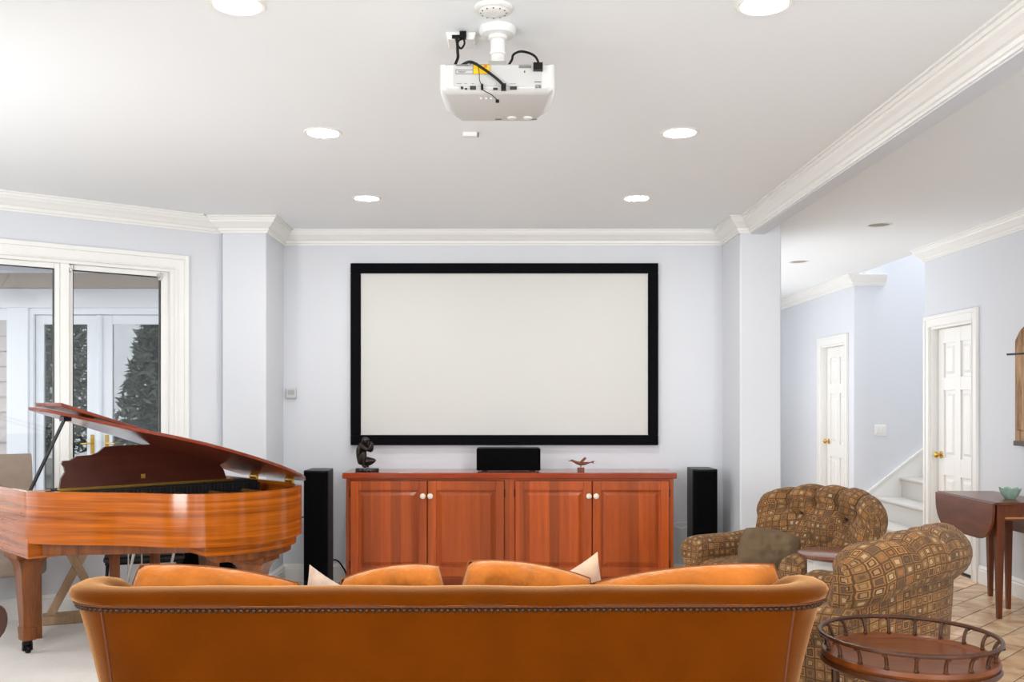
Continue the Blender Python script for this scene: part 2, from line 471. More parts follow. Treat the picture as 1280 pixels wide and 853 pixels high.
mb.box(B.x-.12, B.x, BY, 3.55, .55, 2.33); mb.box(B.x-.12, B.x, 5.35, B.y, .55, 2.33)
struct('wall_bay_left', mb, WALL)
# angled wall with the window: local x runs from the column outwards
ANG = math.atan2(DA.y, DA.x)
W0, W1, WZ0, WZ1 = .37, 2.36, .72, 2.345     # opening
mb = MB()
mb.box(-.05, W0, -.14, 0, 0, CZ); mb.box(W1, 2.67, -.14, 0, 0, CZ)
mb.box(W0, W1, -.14, 0, 0, WZ0); mb.box(W0, W1, -.14, 0, WZ1, CZ)
struct('wall_angled', mb, WALL, 'angled wall with the casement window behind the piano', loc=(A.x, A.y, 0), rot=(0,0,ANG))

# ceiling beam
mb = MB(); mb.box(1.80, 1.90, YS, YC+.01, 2.617, CZ); struct('ceiling_beam', mb, WALL, 'long white beam between the living room and hall')

# mouldings
def sweep(path, prof, ends=True):
    """profile (offset to the right of travel, z) swept along a 2-D path with mitred corners"""
    path = [Vector(p) for p in path]; m = len(path); mb = MB(); n = len(prof)
    seg = [(path[i+1]-path[i]).normalized() for i in range(m-1)]
    nr = [Vector((d.y, -d.x)) for d in seg]
    for i, p in enumerate(path):
        if i == 0: off = nr[0]
        elif i == m-1: off = nr[-1]
        else: off = (nr[i-1]+nr[i])/(1+nr[i-1].dot(nr[i]))
        for o_, z in prof: mb.v.append((p.x+off.x*o_, p.y+off.y*o_, z))
    for i in range(m-1):
        for k in range(n):
            k2 = (k+1) % n
            mb.f.append((i*n+k, i*n+k2, (i+1)*n+k2, (i+1)*n+k))
    mb.f.append(tuple(range(n))); mb.f.append(tuple((m-1)*n+k for k in range(n-1,-1,-1)))
    return mb
CR = [(0,-.115),(.010,-.115),(.012,-.104),(.020,-.100),(.022,-.082),(.034,-.076),(.050,-.058),(.068,-.042),(.072,-.030),(.080,-.028),(.082,-.012),(.095,-.010),(.095,0),(0,0)]
CRZ = [(o_, CZ+z-.0005) for o_, z in CR]
BS = [(0,0),(.016,0),(.016,.098),(.013,.104),(.013,.118),(.008,.126),(.005,.135),(0,.138)]
struct('trim_1', sweep([B, A, (XL0,YC), (XL1,YC), (XL1,YB), (XR0,YB), (XR0,YC), (1.80,YC), (1.80,YS)], CRZ), TRIM, 'white crown moulding around the living room ceiling')
struct('trim_2', sweep([(1.90,YS),(1.90,YC)], CRZ), TRIM)
struct('trim_3', sweep([(XW+.1,8.41),(XW,8.41),(XW,YS)], CRZ), TRIM, 'white crown moulding on the right hall wall')
struct('trim_4', sweep([(XW,13),(XW,10.10),(4.02,10.10)], CRZ), TRIM, 'white crown moulding above the far hall door')
struct('baseboard_back', sweep([B, A, (XL0,YC), (XL1,YC), (XL1,YB), (XR0,YB), (XR0,YC), (XR1,YC), (XR1,13)], BS), TRIM, 'white baseboard along the screen wall')
struct('baseboard_right', sweep([(XW,8.41-.0),(XW,8.39)], BS), TRIM)
struct('baseboard_right', sweep([(XW,7.44),(XW,YS)], BS), TRIM, 'white baseboard along the right hall wall')
struct('baseboard_hall', sweep([(XW,10.26),(XW,10.10),(XW+.02,10.10)], BS), TRIM)
struct('baseboard_hall', sweep([(XW,13),(XW,11.22)], BS), TRIM)

# panel doors in the right wall (local x = towards the camera, y = into the wall)
def panel_door(name, y0, y1, label, hinge):
    e = struct_empty(name, (XW, (y0+y1)/2, 0), R(-90), label)
    h = (y1-y0)/2; cw = .095
    for k, (x0, x1, z0, z1) in enumerate(((-h-cw,-h,0,DH+cw),(h,h+cw,0,DH+cw),(-h,h,DH,DH+cw))):
        mb = MB(); mb.box(x0, x1, -.016, .0, z0, z1)
        if k == 0: mb.box(x0, x0+.03, -.026, -.015, z0, z1); mb.box(x1-.016, x1-.004, -.021, -.015, z0, z1-cw)
        if k == 1: mb.box(x1-.03, x1, -.026, -.015, z0, z1); mb.box(x0+.004, x0+.016, -.021, -.015, z0, z1-cw)
        if k == 2: mb.box(x0-cw+.03, x1+cw-.03, -.026, -.015, z1-.03, z1); mb.box(x0-.012, x1+.012, -.021, -.015, z0+.004, z0+.016)
        obj('casing', mb, TRIM, e, bevel=.003)
    mb = MB(); mb.box(-h, -h+.018, 0, .12, 0, DH); mb.box(h-.018, h, 0, .12, 0, DH); mb.box(-h+.018, h-.018, 0, .12, DH-.018, DH)
    obj('jamb', mb, TRIM, e)
    L, Rr, zb, zt = -h+.021, h-.021, .012, DH-.022
    y0_, y1_ = .055, .095
    st = .105; mid = .10
    leaf = MB()
    xs = [(L, L+st), (-mid/2, mid/2), (Rr-st, Rr)]
    rails = [(zb, .22), (.78, .93), (1.50, 1.61), (zt-.12, zt)]
    for a, b_ in xs: leaf.box(a, b_, y0_, y1_, zb, zt)
    for a, b_ in rails:
        leaf.box(L+st, -mid/2, y0_, y1_, a, b_); leaf.box(mid/2, Rr-st, y0_, y1_, a, b_)
    leaf.box(L+.02, Rr-.02, y0_+.014, y1_-.004, zb+.02, zt-.02)
    lf = obj('door_leaf', leaf, TRIM, e, bevel=.003)
    for (a, b_) in ((L+st, -mid/2), (mid/2, Rr-st)):
        for k in range(3):
            z0, z1 = rails[k][1]+.028, rails[k+1][0]-.028
            mb = MB(); xa, xb = a+.028, b_-.028; cx_ = (xa+xb)/2
            vs = [(xa,.069,z0),(xb,.069,z0),(xb,.069,z1),(xa,.069,z1),(xa+.022,.058,z0+.022),(xb-.022,.058,z0+.022),(xb-.022,.058,z1-.022),(xa+.022,.058,z1-.022)]
            mb.add(vs, [(4,5,6,7),(0,1,5,4),(1,2,6,5),(2,3,7,6),(3,0,4,7),(3,2,1,0)])
            obj('panel', mb, TRIM, lf)
    kx = L+.062
    mb = MB(); mb.lathe([(.0,-.062),(.012,-.062),(.024,-.054),(.027,-.044),(.022,-.034),(.010,-.028),(.010,-.008),(.030,-.006),(.032,0)], (kx,.055,.95), axis='y', n=18)
    obj('door_knob', mb, BRASS, lf, smooth=True)
    for z in (.25, 1.02, 1.80):
        mb = MB(); mb.lathe([(.007,-.045),(.007,.045)], (Rr+.001,.05,z), n=8); obj('hinge', mb, BRASS, e)
    return e
panel_door('door_1', D1[0], D1[1], 'white six-panel door with brass knob nearest the drop-leaf table', 1)
panel_door('door_2', D2[0], D2[1], 'white six-panel door with brass knob far down the hall', 1)
mb = MB(); mb.box(XW+.12, XW+.16, D1[0]-.2, D1[1]+.1, 0, 2.4); struct('wall_closet', mb, WALL)

# staircase rising to the right behind the hall wall
STEP = plain('stair_carpet', srgb(206,202,196), .9, bump=.3, bscale=200)
stairs = struct_empty('stairs', (XW, 9.25, 0), 0, 'carpeted stairs with white skirting rising beyond the hall')
for k in range(8):
    x0 = -.03 + .26*k; z = .205*(k+1)
    mb = MB(); mb.box(x0, x0+.26+.02 if k < 7 else 2.6, -.84, .82, 0 if k == 0 else z-.205-.02, z-.03); obj('riser', mb, STEP, stairs)
    mb = MB(); mb.box(x0-.03, x0+.27, -.84, .82, z-.03, z); obj('tread', mb, STEP, stairs, bevel=.012)
mb = MB(); mb.prism_y([(-.0,.02),(-.0,.34),(.08,.40),(2.0,1.90),(2.0,1.60),(.10,.02)], .822, .848); obj('skirt_board', mb, TRIM, stairs)
mb = MB(); mb.prism_y([(-.0,.34),(.08,.40),(2.0,1.90),(2.0,1.92),(.075,.42),(-.0,.36)], .812, .848); obj('skirt_cap', mb, TRIM, stairs)

# window in the angled wall (local frame as the wall: x outwards, +y outside... room side is +y after rotation)
win = struct_empty('window_1', (A.x, A.y, 0), ANG, 'white casement window behind the piano, cream casing')
cw = .095
# after rotation local +y points into the room? test: rotate (0,1) by ANG
ny = Vector((-math.sin(ANG), math.cos(ANG)))
s_in = 1 if ny.dot(Vector((.61,-.79))) > 0 else -1     # +1: room on +y
def ib(x0, x1, a, b_, z0, z1):
    m_ = MB(); y0_, y1_ = sorted((a*s_in, b_*s_in)); m_.box(x0, x1, y0_, y1_, z0, z1); return m_
WOFF = .0 if s_in > 0 else 0
def wpart(name, boxes, mat=TRIM, parent=None, bevel=.003):
    m_ = MB()
    for bx in boxes:
        x0, x1, a, b_, z0, z1 = bx; y0_, y1_ = sorted((a*s_in, b_*s_in)); m_.box(x0, x1, y0_, y1_, z0, z1)
    return obj(name, m_, mat, parent or win, bevel=bevel)
wpart('casing', [(W0-cw,W0+.004,0,.02,WZ0-.1,WZ1+cw),(W0-cw,W0-cw+.03,.02,.034,WZ0-.1,WZ1+cw),(W0-.018,W0-.004,.02,.027,WZ0-.1,WZ1)])
wpart('casing', [(W1-.004,W1+cw,0,.02,WZ0-.1,WZ1+cw)])
wpart('casing', [(W0,W1,0,.02,WZ1-.004,WZ1+cw),(W0-cw+.03,W1+cw,.02,.034,WZ1+cw-.03,WZ1+cw),(W0-.004,W1,.02,.027,WZ1+.004,WZ1+.018)])
wpart('sill', [(W0-cw-.02,W1+cw+.02,-.02,.06,WZ0-.035,WZ0)])
wpart('jamb', [(W0,W0+.03,-.14,.0,WZ0,WZ1),(W1-.03,W1,-.14,0,WZ0,WZ1),(W0+.03,W1-.03,-.14,0,WZ1-.025,WZ1),(W0+.03,W1-.03,-.14,0,WZ0,WZ0+.025)])
WGLASS = glass('window_glass', (.97,.98,.98), .995)
mull = [1.092, 1.092+.625]
xs = [W0+.03] + mull + [W1-.03]
for k, mx_ in enumerate(mull):
    wpart('mullion', [(mx_-.026, mx_+.026, -.13, .004, WZ0+.025, WZ1-.025)])
for k in range(3):
    a = xs[k] + (.026 if k else 0); b_ = xs[k+1] - (.026 if k < 2 else 0)
    f = .034 if k else .055
    s_ = wpart('sash', [(a,a+f,-.075,-.03,WZ0+.025,WZ1-.025),(b_-.030,b_,-.075,-.03,WZ0+.025,WZ1-.025),(a+f,b_-.030,-.075,-.03,WZ1-.025-.036,WZ1-.025),(a+f,b_-.030,-.075,-.03,WZ0+.025,WZ0+.08)])
    wpart('pane', [(a+f,b_-.03,-.056,-.052,WZ0+.08,WZ1-.061)], WGLASS, s_, bevel=0)
    wpart('gasket', [(a+f,a+f+.004,-.06,-.028,WZ0+.08,WZ1-.061),(b_-.034,b_-.03,-.06,-.028,WZ0+.08,WZ1-.061),(a+f,b_-.03,-.06,-.028,WZ1-.065,WZ1-.061)], BLACK, s_, bevel=0)
for hx, hz in ((W0+.095, WZ1-.055), (mull[0]-.035, WZ1-.045)):
    wpart('sash_clip', [(hx-.018,hx+.018,-.03,-.005,hz-.014,hz+.014),(hx-.008,hx+.008,-.03,.004,hz-.034,hz-.010)], CHROME)
# ================================================================== outside the window
EXTW = plain('exterior_white_paint', srgb(236,238,242), .5)
SIDING = plain('grey_siding_paint', srgb(196,190,186), .6, noise_amt=.03, nscale=6)
TAUPE = plain('taupe_fascia_paint', srgb(158,146,137), .6)
PATIO = plain('patio_concrete', srgb(176,172,166), .9, noise_amt=.1, nscale=3)
mb = MB(); mb.box(-14, -1.9, -6, 14, -.35, -.12); struct('floor_patio', mb, PATIO)
YE = 10.0
ext = struct_empty('wall_exterior', (0, YE, 0), 0, 'neighbouring wing with grey siding and white trim outside the window')
mb = MB(); mb.box(-9, -4.98, .04, .14, -.12, 2.38); mb.box(-3.1, -1.9, .04, .14, -.12, 2.38); mb.box(-9, -1.9, .04, .14, 2.38, 3.2); obj('sheathing', mb, EXTW, ext)
for k in range(17):
    z0 = -.12 + .158*k
    if z0+.158 > 2.40: break
    mb = MB(); mb.add([(-9,-.012,z0),(-5.14,-.012,z0),(-5.14,.018,z0+.166),(-9,.018,z0+.166),(-9,.04,z0),(-5.14,.04,z0),(-5.14,.04,z0+.166),(-9,.04,z0+.166)],
           [(0,1,2,3),(4,7,6,5),(0,4,5,1),(1,5,6,2),(2,6,7,3),(3,7,4,0)])
    obj('siding_board', mb, SIDING, ext)
mb = MB(); mb.box(-5.15, -4.93, -.03, .12, -.12, 2.39); obj('corner_casing', mb, EXTW, ext, bevel=.005)
mb = MB(); mb.box(-9, -1.9, -.05, .06, 2.38, 2.60); obj('fascia', mb, EXTW, ext, bevel=.005)
mb = MB(); mb.box(-9, -1.9, -1.2, .10, 2.78, 2.86); obj('soffit', mb, EXTW, ext)
mb = MB(); mb.box(-5.24, -1.9, -.42, -.30, 2.545, 2.69); obj('porch_beam', mb, TAUPE, ext, bevel=.004)
mb = MB(); mb.box(-5.32, -5.22, -.43, -.29, 2.49, 2.86); obj('beam_bracket', mb, EXTW, ext)
# french doors
fd = struct_empty('door_3', (0, YE, 0), 0, 'white french doors with dark glass seen through the window')
DGL = glass('patio_door_glass', (.80,.83,.85), .80)
mb = MB(); mb.box(-4.93,-4.89,.0,.1,-.1,2.38); mb.box(-4.89,-3.1,.0,.1,2.315,2.38); mb.box(-3.14,-3.1,.0,.1,-.1,2.315); obj('frame', mb, EXTW, fd, bevel=.004)
for x0, x1, g0, g1 in ((-4.885,-4.22,-4.80,-4.345),(-4.20,-3.15,-4.083,-3.27)):
    mb = MB(); mb.box(x0,g0,.05,.095,-.1,2.31); mb.box(g1,x1,.05,.095,-.1,2.31); mb.box(g0,g1,.05,.095,2.215,2.31); mb.box(g0,g1,.05,.095,-.1,.2)
    lf = obj('door_leaf', mb, EXTW, fd, bevel=.004)
    mb = MB(); mb.box(g0,g1,.068,.074,.2,2.215); obj('pane', mb, DGL, lf)
    mb = MB(); hx = g1+.055 if x0 < -4.5 else g0-.055
    mb.box(hx-.018,hx+.018,.04,.052,.86,1.06); obj('handle_plate', mb, BRASS, lf)
    sg = -1 if x0 < -4.5 else 1
    mb = MB(); mb.tube([(hx,.045,.97),(hx,.005,.97),(hx+sg*.03,.0,.972),(hx+sg*.10,.0,.965)], .008); obj('lever', mb, BRASS, lf, smooth=True)
mb = MB(); mb.lathe([(.028,-.1),(.028,2.31)], (-4.21,.035,0), n=12); obj('astragal', mb, EXTW, fd, smooth=True)
# dim room behind the french doors
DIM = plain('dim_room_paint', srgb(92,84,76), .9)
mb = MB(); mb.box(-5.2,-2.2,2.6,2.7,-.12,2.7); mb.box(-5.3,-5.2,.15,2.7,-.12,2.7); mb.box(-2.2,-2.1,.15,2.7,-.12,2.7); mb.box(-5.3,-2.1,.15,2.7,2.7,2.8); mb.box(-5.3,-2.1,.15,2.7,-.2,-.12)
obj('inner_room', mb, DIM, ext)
DK = plain('dark_furniture', srgb(60,46,38), .5)
# garden trees that the door glass mirrors
BARK = plain('bark', srgb(80,66,54), .9, noise_amt=.3)
LEAF = plain('conifer_leaf', srgb(120,132,120), .7, noise_amt=.35, nscale=2)
def tree(loc, h, rad, label, seed):
    rnd = random.Random(seed)
    e = thing('garden_tree', label, 'tree', loc, group='trees mirrored in the patio door glass')
    mb = MB(); mb.tube([(0,0,0),(.03,0,h*.4),(-.02,.02,h*.75),(0,0,h)], [.14,.11,.06,.015], n=9); obj('trunk', mb, BARK, e, smooth=True)
    mb = MB()
    for k in range(3000):
        z = h*(.12+.88*rnd.random()); rr = rad*(1-(z/h)*.85)*math.sqrt(rnd.random()); a = rnd.random()*6.283
        p = Vector((rr*math.cos(a), rr*math.sin(a), z)); d = Vector((rnd.gauss(0,1),rnd.gauss(0,1),rnd.gauss(0,.6))).normalized()
        e2 = d.cross(Vector((rnd.gauss(0,1),rnd.gauss(0,1),rnd.gauss(0,1)))).normalized(); L = .10+.08*rnd.random(); wd = .035
        mb.add([p-d*L, p+e2*wd, p+d*L, p-e2*wd], [(0,1,2,3)])
    f = obj('foliage', mb, LEAF, e); f['kind'] = 'stuff'
tree((-8.95, .4, -.12), 4.2, 1.2, 'leafy garden tree reflected in the left french door pane', 1)
tree((-6.75, 1.6, -.12), 3.3, 1.0, 'shorter garden tree reflected in the right french door pane', 2)
# ================================================================== recessed lights
LAMP = emis('lamp_lens', (1.0,.985,.95), 92.0)
RING = plain('lamp_trim_white', srgb(238,237,232), .5)
CAN = plain('lamp_can_grey', srgb(150,146,138), .5)
def downlight(x, y, label, on=True, r=.075):
    e = thing('recessed_light', label, 'ceiling light', (x, y, CZ), group='recessed ceiling lights')
    mb = MB(); mb.lathe([(r,0),(r+.004,-.005),(r+.016,-.006),(r+.022,-.001),(r+.022,.004),(r,.004),(r,0)], n=32); obj('trim_ring', mb, RING, e, smooth=True)
    mb = MB()
    if on: mb.lathe([(r,.003),(r,-.002),(r*.8,-.004),(0,-.005)], n=32)
    else: mb.lathe([(r,-.002),(r*.75,-.001),(r*.7,-.0015),(0,-.0015)], n=32)
    obj('lens', mb, LAMP if on else CAN, e, smooth=True)
    return e
for (y, row) in ((3.23,'nearest the camera at the top'), (4.77,'in the middle row below the projector'), (6.30,'in the row nearest the screen wall')):
    for sx, sd in ((-1,'left'), (1,'right')):
        downlight(-.005+sx*.886, y, 'lit round recessed light %s, on the %s' % (row, sd))
downlight(2.84, 7.24, 'unlit recessed light in hall ceiling near the right crown', False)
downlight(2.82, 9.14, 'unlit recessed light deep in the hall ceiling by the pillar', False)

# ================================================================== projector on its ceiling mount
e = thing('projector', 'white projector hung from the ceiling on a short pole, rear panel facing out', 'projector', (-.017, 3.24, CZ))
ZT, ZB = -.191, -.296
def section(x, zt, zb, ch, y):   # rounded lower corners
    return [(-x,y,zt),(x,y,zt),(x,y,zb+ch*1.1),(x-ch*.25,y,zb+ch*.5),(x-ch,y,zb),(-x+ch,y,zb),(-x+ch*.25,y,zb+ch*.5),(-x,y,zb+ch*1.1)]
mb = MB()
secs = [section(.176,ZT-.012,ZB+.016,.012,.0), section(.188,ZT-.004,ZB+.006,.016,.012), section(.195,ZT,ZB+.002,.024,.035), section(.198,ZT,ZB-.006,.04,.12), section(.196,ZT,ZB-.012,.05,.24), section(.180,ZT-.006,ZB-.006,.05,.30), section(.150,ZT-.02,ZB+.02,.04,.325)]
for s_ in secs: mb.v += s_
n = 8
for i in range(len(secs)-1):
    for k in range(n): mb.f.append((i*n+k, i*n+(k+1)%n, (i+1)*n+(k+1)%n, (i+1)*n+k))
mb.f.append(tuple(range(n))); mb.f.append(tuple((len(secs)-1)*n+k for k in range(n)))
PJ = plain('projector_shell', srgb(208,207,204), .45)
body = obj('body', mb, PJ, e, smooth=True, angle=35)
mb = MB(); mb.box(-.148,.150,-.003,.004,ZB+.022,ZT-.014); panel = obj('rear_panel', mb, plain('projector_panel_grey', srgb(190,189,187), .5), e)
def PXp(px, py): return ((px-CX)*3.237/F + .017, CAMZ-(py-CY)*3.237/F - CZ)   # rear panel pixel -> local x,z
def pbox(name, px0, px1, py0, py1, mat, d=.006, par=None):
    x0, z1 = PXp(px0, py0); x1, z0 = PXp(px1, py1)
    m_ = MB(); m_.box(x0, x1, -.003-d, .0, z0, z1); return obj(name, m_, mat, par or panel)
YEL = plain('yellow_warning_print', srgb(244,196,20), .5); PRT = plain('grey_print', srgb(120,118,114), .6); DPR = plain('dark_print', srgb(40,40,40), .6); ORG = plain('orange_print', srgb(226,120,20), .5)
pbox('warning_label', 591.5, 613, 81, 93, YEL, .0006); pbox('warning_symbol', 605, 609, 81.5, 84.5, ORG, .0012)
for a in ((569.5,591,87.2,87.9),(569.5,591,92.2,92.9),(569.5,570,87.2,92.9),(591,591.6,81,93),(612.6,613.2,81,93),(591.5,613,80.7,81.3),(591.5,613,92.6,93.2)): pbox('label_border', *a, PRT, .0012)
for a in ((570,586,81,81.6),(570,589,82.6,83.1),(573,583,89,89.6),(573,581,90.4,90.9)): pbox('label_text', *a, PRT, .001)
pbox('plate_print', 648.5, 664, 81.8, 85.4, PRT, .001)
pbox('security_slot', 655, 656.5, 88.5, 91, DPR, .001)
for a in ((668,676.5,101.8,103.2),(669,676,106,107.2),(669,672,108,110),(673,676.5,107.5,110)): pbox('marking_print', *a, PRT, .001)
for a in ((571,577,104.2,104.7),(580,584,104.2,104.7),(589,593,104.2,104.7),(600,604,104.2,104.7),(618,621.5,106,106.5),(637,645,104.6,105.1)): pbox('port_text', *a, PRT, .001)
for nm, a in (('audio_port',(576,579,108.6,111.4)),('usb_port',(581,584,110.3,112)),('serial_port',(587.5,595,107.8,112)),('hdmi_port',(616.5,622,110,112.4)),('monitor_port',(637.5,646,108.4,112))): pbox(nm, *a, DPR, .003)
cab = BLACK
pbox('usb_plug', 601.2, 604.2, 107, 112.6, cab, .016); pbox('hdmi_plug', 626.4, 632.6, 106.5, 113.6, cab, .02)
pbox('power_plug', 666.5, 678.2, 80.5, 89.5, cab, .02)
# cables that belong to the projector
def pc(px, py, y=-.02): x, z = PXp(px, py); return (x, y, z)
mb = MB(); mb.tube(catmull([pc(672,82,-.012),pc(673,76,.01),pc(669,66,.03),pc(660,58.5,.05),pc(650,56,.06),pc(642,60,.06),pc(640,68,.05),pc(635,77,.04)],8), .0042); obj('power_cable', mb, cab, e, smooth=True)
mb = MB(); mb.tube(catmull([pc(629,108,-.018),pc(620,100,-.022),pc(603,88,-.026),pc(590,80,-.02),pc(581,76,.02),pc(573,74.5,.07)],8), .0050); obj('signal_cable', mb, cab, e, smooth=True)
mb = MB(); mb.tube(catmull([pc(602.5,111,-.014),pc(605,115,-.016),pc(613,119,-.014),pc(620,124,-.008),pc(622,126.5,-.002)],6), .0014); mb.tube(catmull([pc(602,107,-.014),pc(599.5,102,-.018),pc(599,92,-.018),pc(597,80,-.006),pc(592,76,.02),pc(586,75,.04)],6), .0013); obj('thin_cable', mb, cab, e, smooth=True)
pbox('cable_clip', 619.5, 624, 125, 128.5, cab, .006, e)
# underside details
for px, py in ((640,147),(660,146)):
    x = (px-CX)*3.45/F+.017; mb = MB(); mb.lathe([(.014,-.004),(.014,.01)], (x,.24,ZB-.012), n=16, sx=1.2, sy=1.0); obj('adjust_foot', mb, WHITEPL, e, smooth=True)
for px in (601,607.5,613.5):
    x = (px-CX)*3.27/F+.017; mb = MB(); mb.lathe([(.004,-.003),(.004,.01)], (x,.055,ZB+.0), n=12); obj('button', mb, WHITEPL, e)
for a, b_ in ((619,627),(660,671)):
    x0 = (a-CX)*3.5/F+.017; x1 = (b_-CX)*3.5/F+.017; mb = MB(); mb.box(x0,x1,.262,.268,ZB-.0122,ZB-.008); obj('underside_print', mb, PRT, e)
# mount
mb = MB(); mb.lathe([(.066,0),(.066,-.016),(.060,-.026),(.034,-.03),(.034,-.04),(.026,-.045)], (.0,.20,0), n=32); obj('ceiling_plate', mb, WHITEPL, e, smooth=True)
mb = MB(); mb.lathe([(.026,-.03),(.026,-.085),(.029,-.087),(.029,-.095),(.024,-.098),(.024,-.13)], (.0,.20,0), n=24); obj('pole', mb, WHITEPL, e, smooth=True)
mb = MB(); mb.box(-.032,.032,.165,.235,-.15,-.128); mb.box(-.034,-.026,.16,.24,-.19,-.135); mb.box(.026,.034,.16,.24,-.19,-.135); mb.box(-.05,.05,.14,.26,-.196,-.186); obj('tilt_bracket', mb, CHROME, e, bevel=.002)
e2 = thing('ceiling_outlet_box', 'small white ceiling outlet box with black plugs left of the projector pole', 'outlet box', (-.148, 3.52, CZ))
mb = MB(); mb.prism_y([(-.058,0),(.055,0),(.045,-.028),(-.05,-.028)], -.05, .05); obj('box', mb, WHITEPL, e2, bevel=.004)
mb = MB(); mb.box(.050,.14,-.015,.015,-.014,0); obj('conduit', mb, WHITEPL, e2)
mb = MB(); mb.box(-.034,-.004,-.062,-.048,-.026,-.016); obj('plug', mb, cab, e2)
mb = MB(); mb.box(-.006,.018,-.066,-.046,-.028,-.004); obj('plug', mb, cab, e2)
mb = MB(); mb.tube(catmull([(-.02,-.058,-.022),(-.014,-.07,-.05),(-.012,-.09,-.085),(-.01,-.12,-.12),(-.02,-.14,-.155)],6), .0055); obj('hanging_cable', mb, cab, e2, smooth=True)
mb = MB(); mb.tube(catmull([(.006,-.06,-.024),(.012,-.07,-.05),(.0,-.075,-.07),(-.012,-.07,-.055),(-.008,-.06,-.035),(.004,-.06,-.03)],6), .0035); obj('cable_loop', mb, cab, e2, smooth=True)
e3 = thing('smoke_detector', 'round white smoke detector on the ceiling above the projector', 'smoke detector', (-.03, 3.26, CZ))
mb = MB(); mb.lathe([(.066,0),(.066,-.006),(.060,-.011),(.050,-.013)], n=32); obj('base', mb, WHITEPL, e3, smooth=True)
mb = MB(); mb.lathe([(.052,-.010),(.050,-.014),(.040,-.019),(.018,-.022),(0,-.022)], n=32); obj('cover', mb, WHITEPL, e3, smooth=True)
for k in range(12):
    a = k*math.pi/6; mb = MB(); mb.lathe([(.003,-.003),(.003,.0)], (.043*math.cos(a), .043*math.sin(a), -.0165), n=6); obj('vent_slot', mb, PRT, e3)
e4 = thing('motion_sensor', 'tiny white sensor box on the ceiling beyond the projector', 'sensor', (-.155, 4.77, CZ))
mb = MB(); mb.box(-.042,.030,-.018,.018,-.022,0); obj('housing', mb, WHITEPL, e4, bevel=.004)
mb = MB(); mb.box(.026,.038,-.012,.012,-.020,-.004); obj('lens', mb, PRT, e4)

# ================================================================== projection screen
e = thing('projection_screen', 'large wide projection screen with black velvet frame on the wall', 'screen', (.0, YB, 0))
sx0, sx1, sz0, sz1 = (437.5-CX)/161.5, (823.5-CX)/161.5, CAMZ-(557-CY)/161.5, CAMZ-(328.5-CY)/161.5
fw = 12.8/161.5
VELVET = plain('black_velvet', srgb(10,10,15), .9, spec=.1)
for a in ((sx0,sx1,sz1-fw,sz1),(sx0,sx1,sz0,sz0+fw),(sx0,sx0+fw,sz0+fw,sz1-fw),(sx1-fw,sx1,sz0+fw,sz1-fw)):
    mb = MB(); mb.box(a[0],a[1],-.05,-.006,a[2],a[3]); obj('frame_rail', mb, VELVET, e, bevel=.006)
mb = MB(); mb.box(sx0+fw-.01,sx1-fw+.01,-.034,-.028,sz0+fw-.01,sz1-fw+.01); obj('screen_fabric', mb, plain('screen_fabric_white', srgb(212,211,207), .8), e)
mb = MB(); mb.box(-.3,.3,-.03,0,sz1-.06,sz1-.02); obj('wall_bracket', mb, BLACK, e)

# ================================================================== small wall fittings
e = thing('wall_thermostat', 'small grey thermostat box in the corner beside the left column', 'thermostat', (-1.64, YB, 1.47))
mb = MB(); mb.box(-.045,.035,-.03,0,-.04,.04); obj('housing', mb, plain('thermostat_grey', srgb(205,206,206), .5), e, bevel=.006)
mb = MB(); mb.box(-.03,.02,-.033,-.028,-.012,.026); obj('display', mb, plain('thermostat_display', srgb(176,178,178), .3), e)
e = thing('light_switch', 'white three-gang light switch plate on the stairwell wall', 'light switch', (3.975, 10.10, 1.105))
mb = MB(); mb.box(-.062,.062,-.008,0,-.058,.058); obj('plate', mb, TRIM, e, bevel=.003)
for k in (-1,0,1):
    mb = MB(); mb.box(k*.036-.013,k*.036+.013,-.014,-.007,-.034,.034); obj('rocker', mb, WHITEPL, e, bevel=.002)
AO = lambda t_, z, off=0: Vector((A.x+DA.x*t_, A.y+DA.y*t_, z)) + Vector((-DA.y*-1*0, 0, 0))
def wall_outlet(t_, z, label):
    p = A + DA*t_; e = thing('wall_outlet', label, 'outlet', (p.x, p.y, z), rot=(0,0,ANG))
    mb = MB(); mb.box(-.036,.036,0,.007,-.058,.058); obj('plate', mb, TRIM, e, bevel=.002)
    for dz in (-.02,.02):
        mb = MB(); mb.lathe([(.016,.006),(.016,.009)], (0,0,dz), n=14, axis='y'); obj('socket', mb, WHITEPL, e)
wall_outlet(.34, .31, 'white wall outlet plate under the window behind the piano')
# picture on the right wall (mostly outside the frame)
e = thing('wall_plaque', 'weathered carved wooden plaque on the right wall at the picture edge', 'wall decor', (XW, 6.52, 1.54), R(-90))
PLQ = wood('weathered_wood', srgb(120,82,52), srgb(202,164,124), (8,8,1.5), .7, 0, bands=.3)
n = 10; pts = [(-.33,-.42),(.33,-.42),(.33,.30)] + [(.33-.66*k/n, .30+.14*math.sin(math.pi*k/n)**.6) for k in range(1,n)] + [(-.33,.30)]
mb = MB(); mb.prism_y(pts, -.045, 0); obj('board', mb, PLQ, e, bevel=.008)
mb = MB(); mb.box(-.28,.28,-.06,-.04,-.34,.26); obj('carved_field', mb, PLQ, e, bevel=.01)
mb = MB(); mb.tube([(-.42,-.05,.205),(-.2,-.06,.20),(.2,-.06,.20),(.42,-.05,.205)], .007); obj('iron_bar', mb, BLACK, e)
mb = MB(); mb.box(-.34,.34,-.05,0,-.45,-.415); obj('lower_edge', mb, DK, e, bevel=.003)

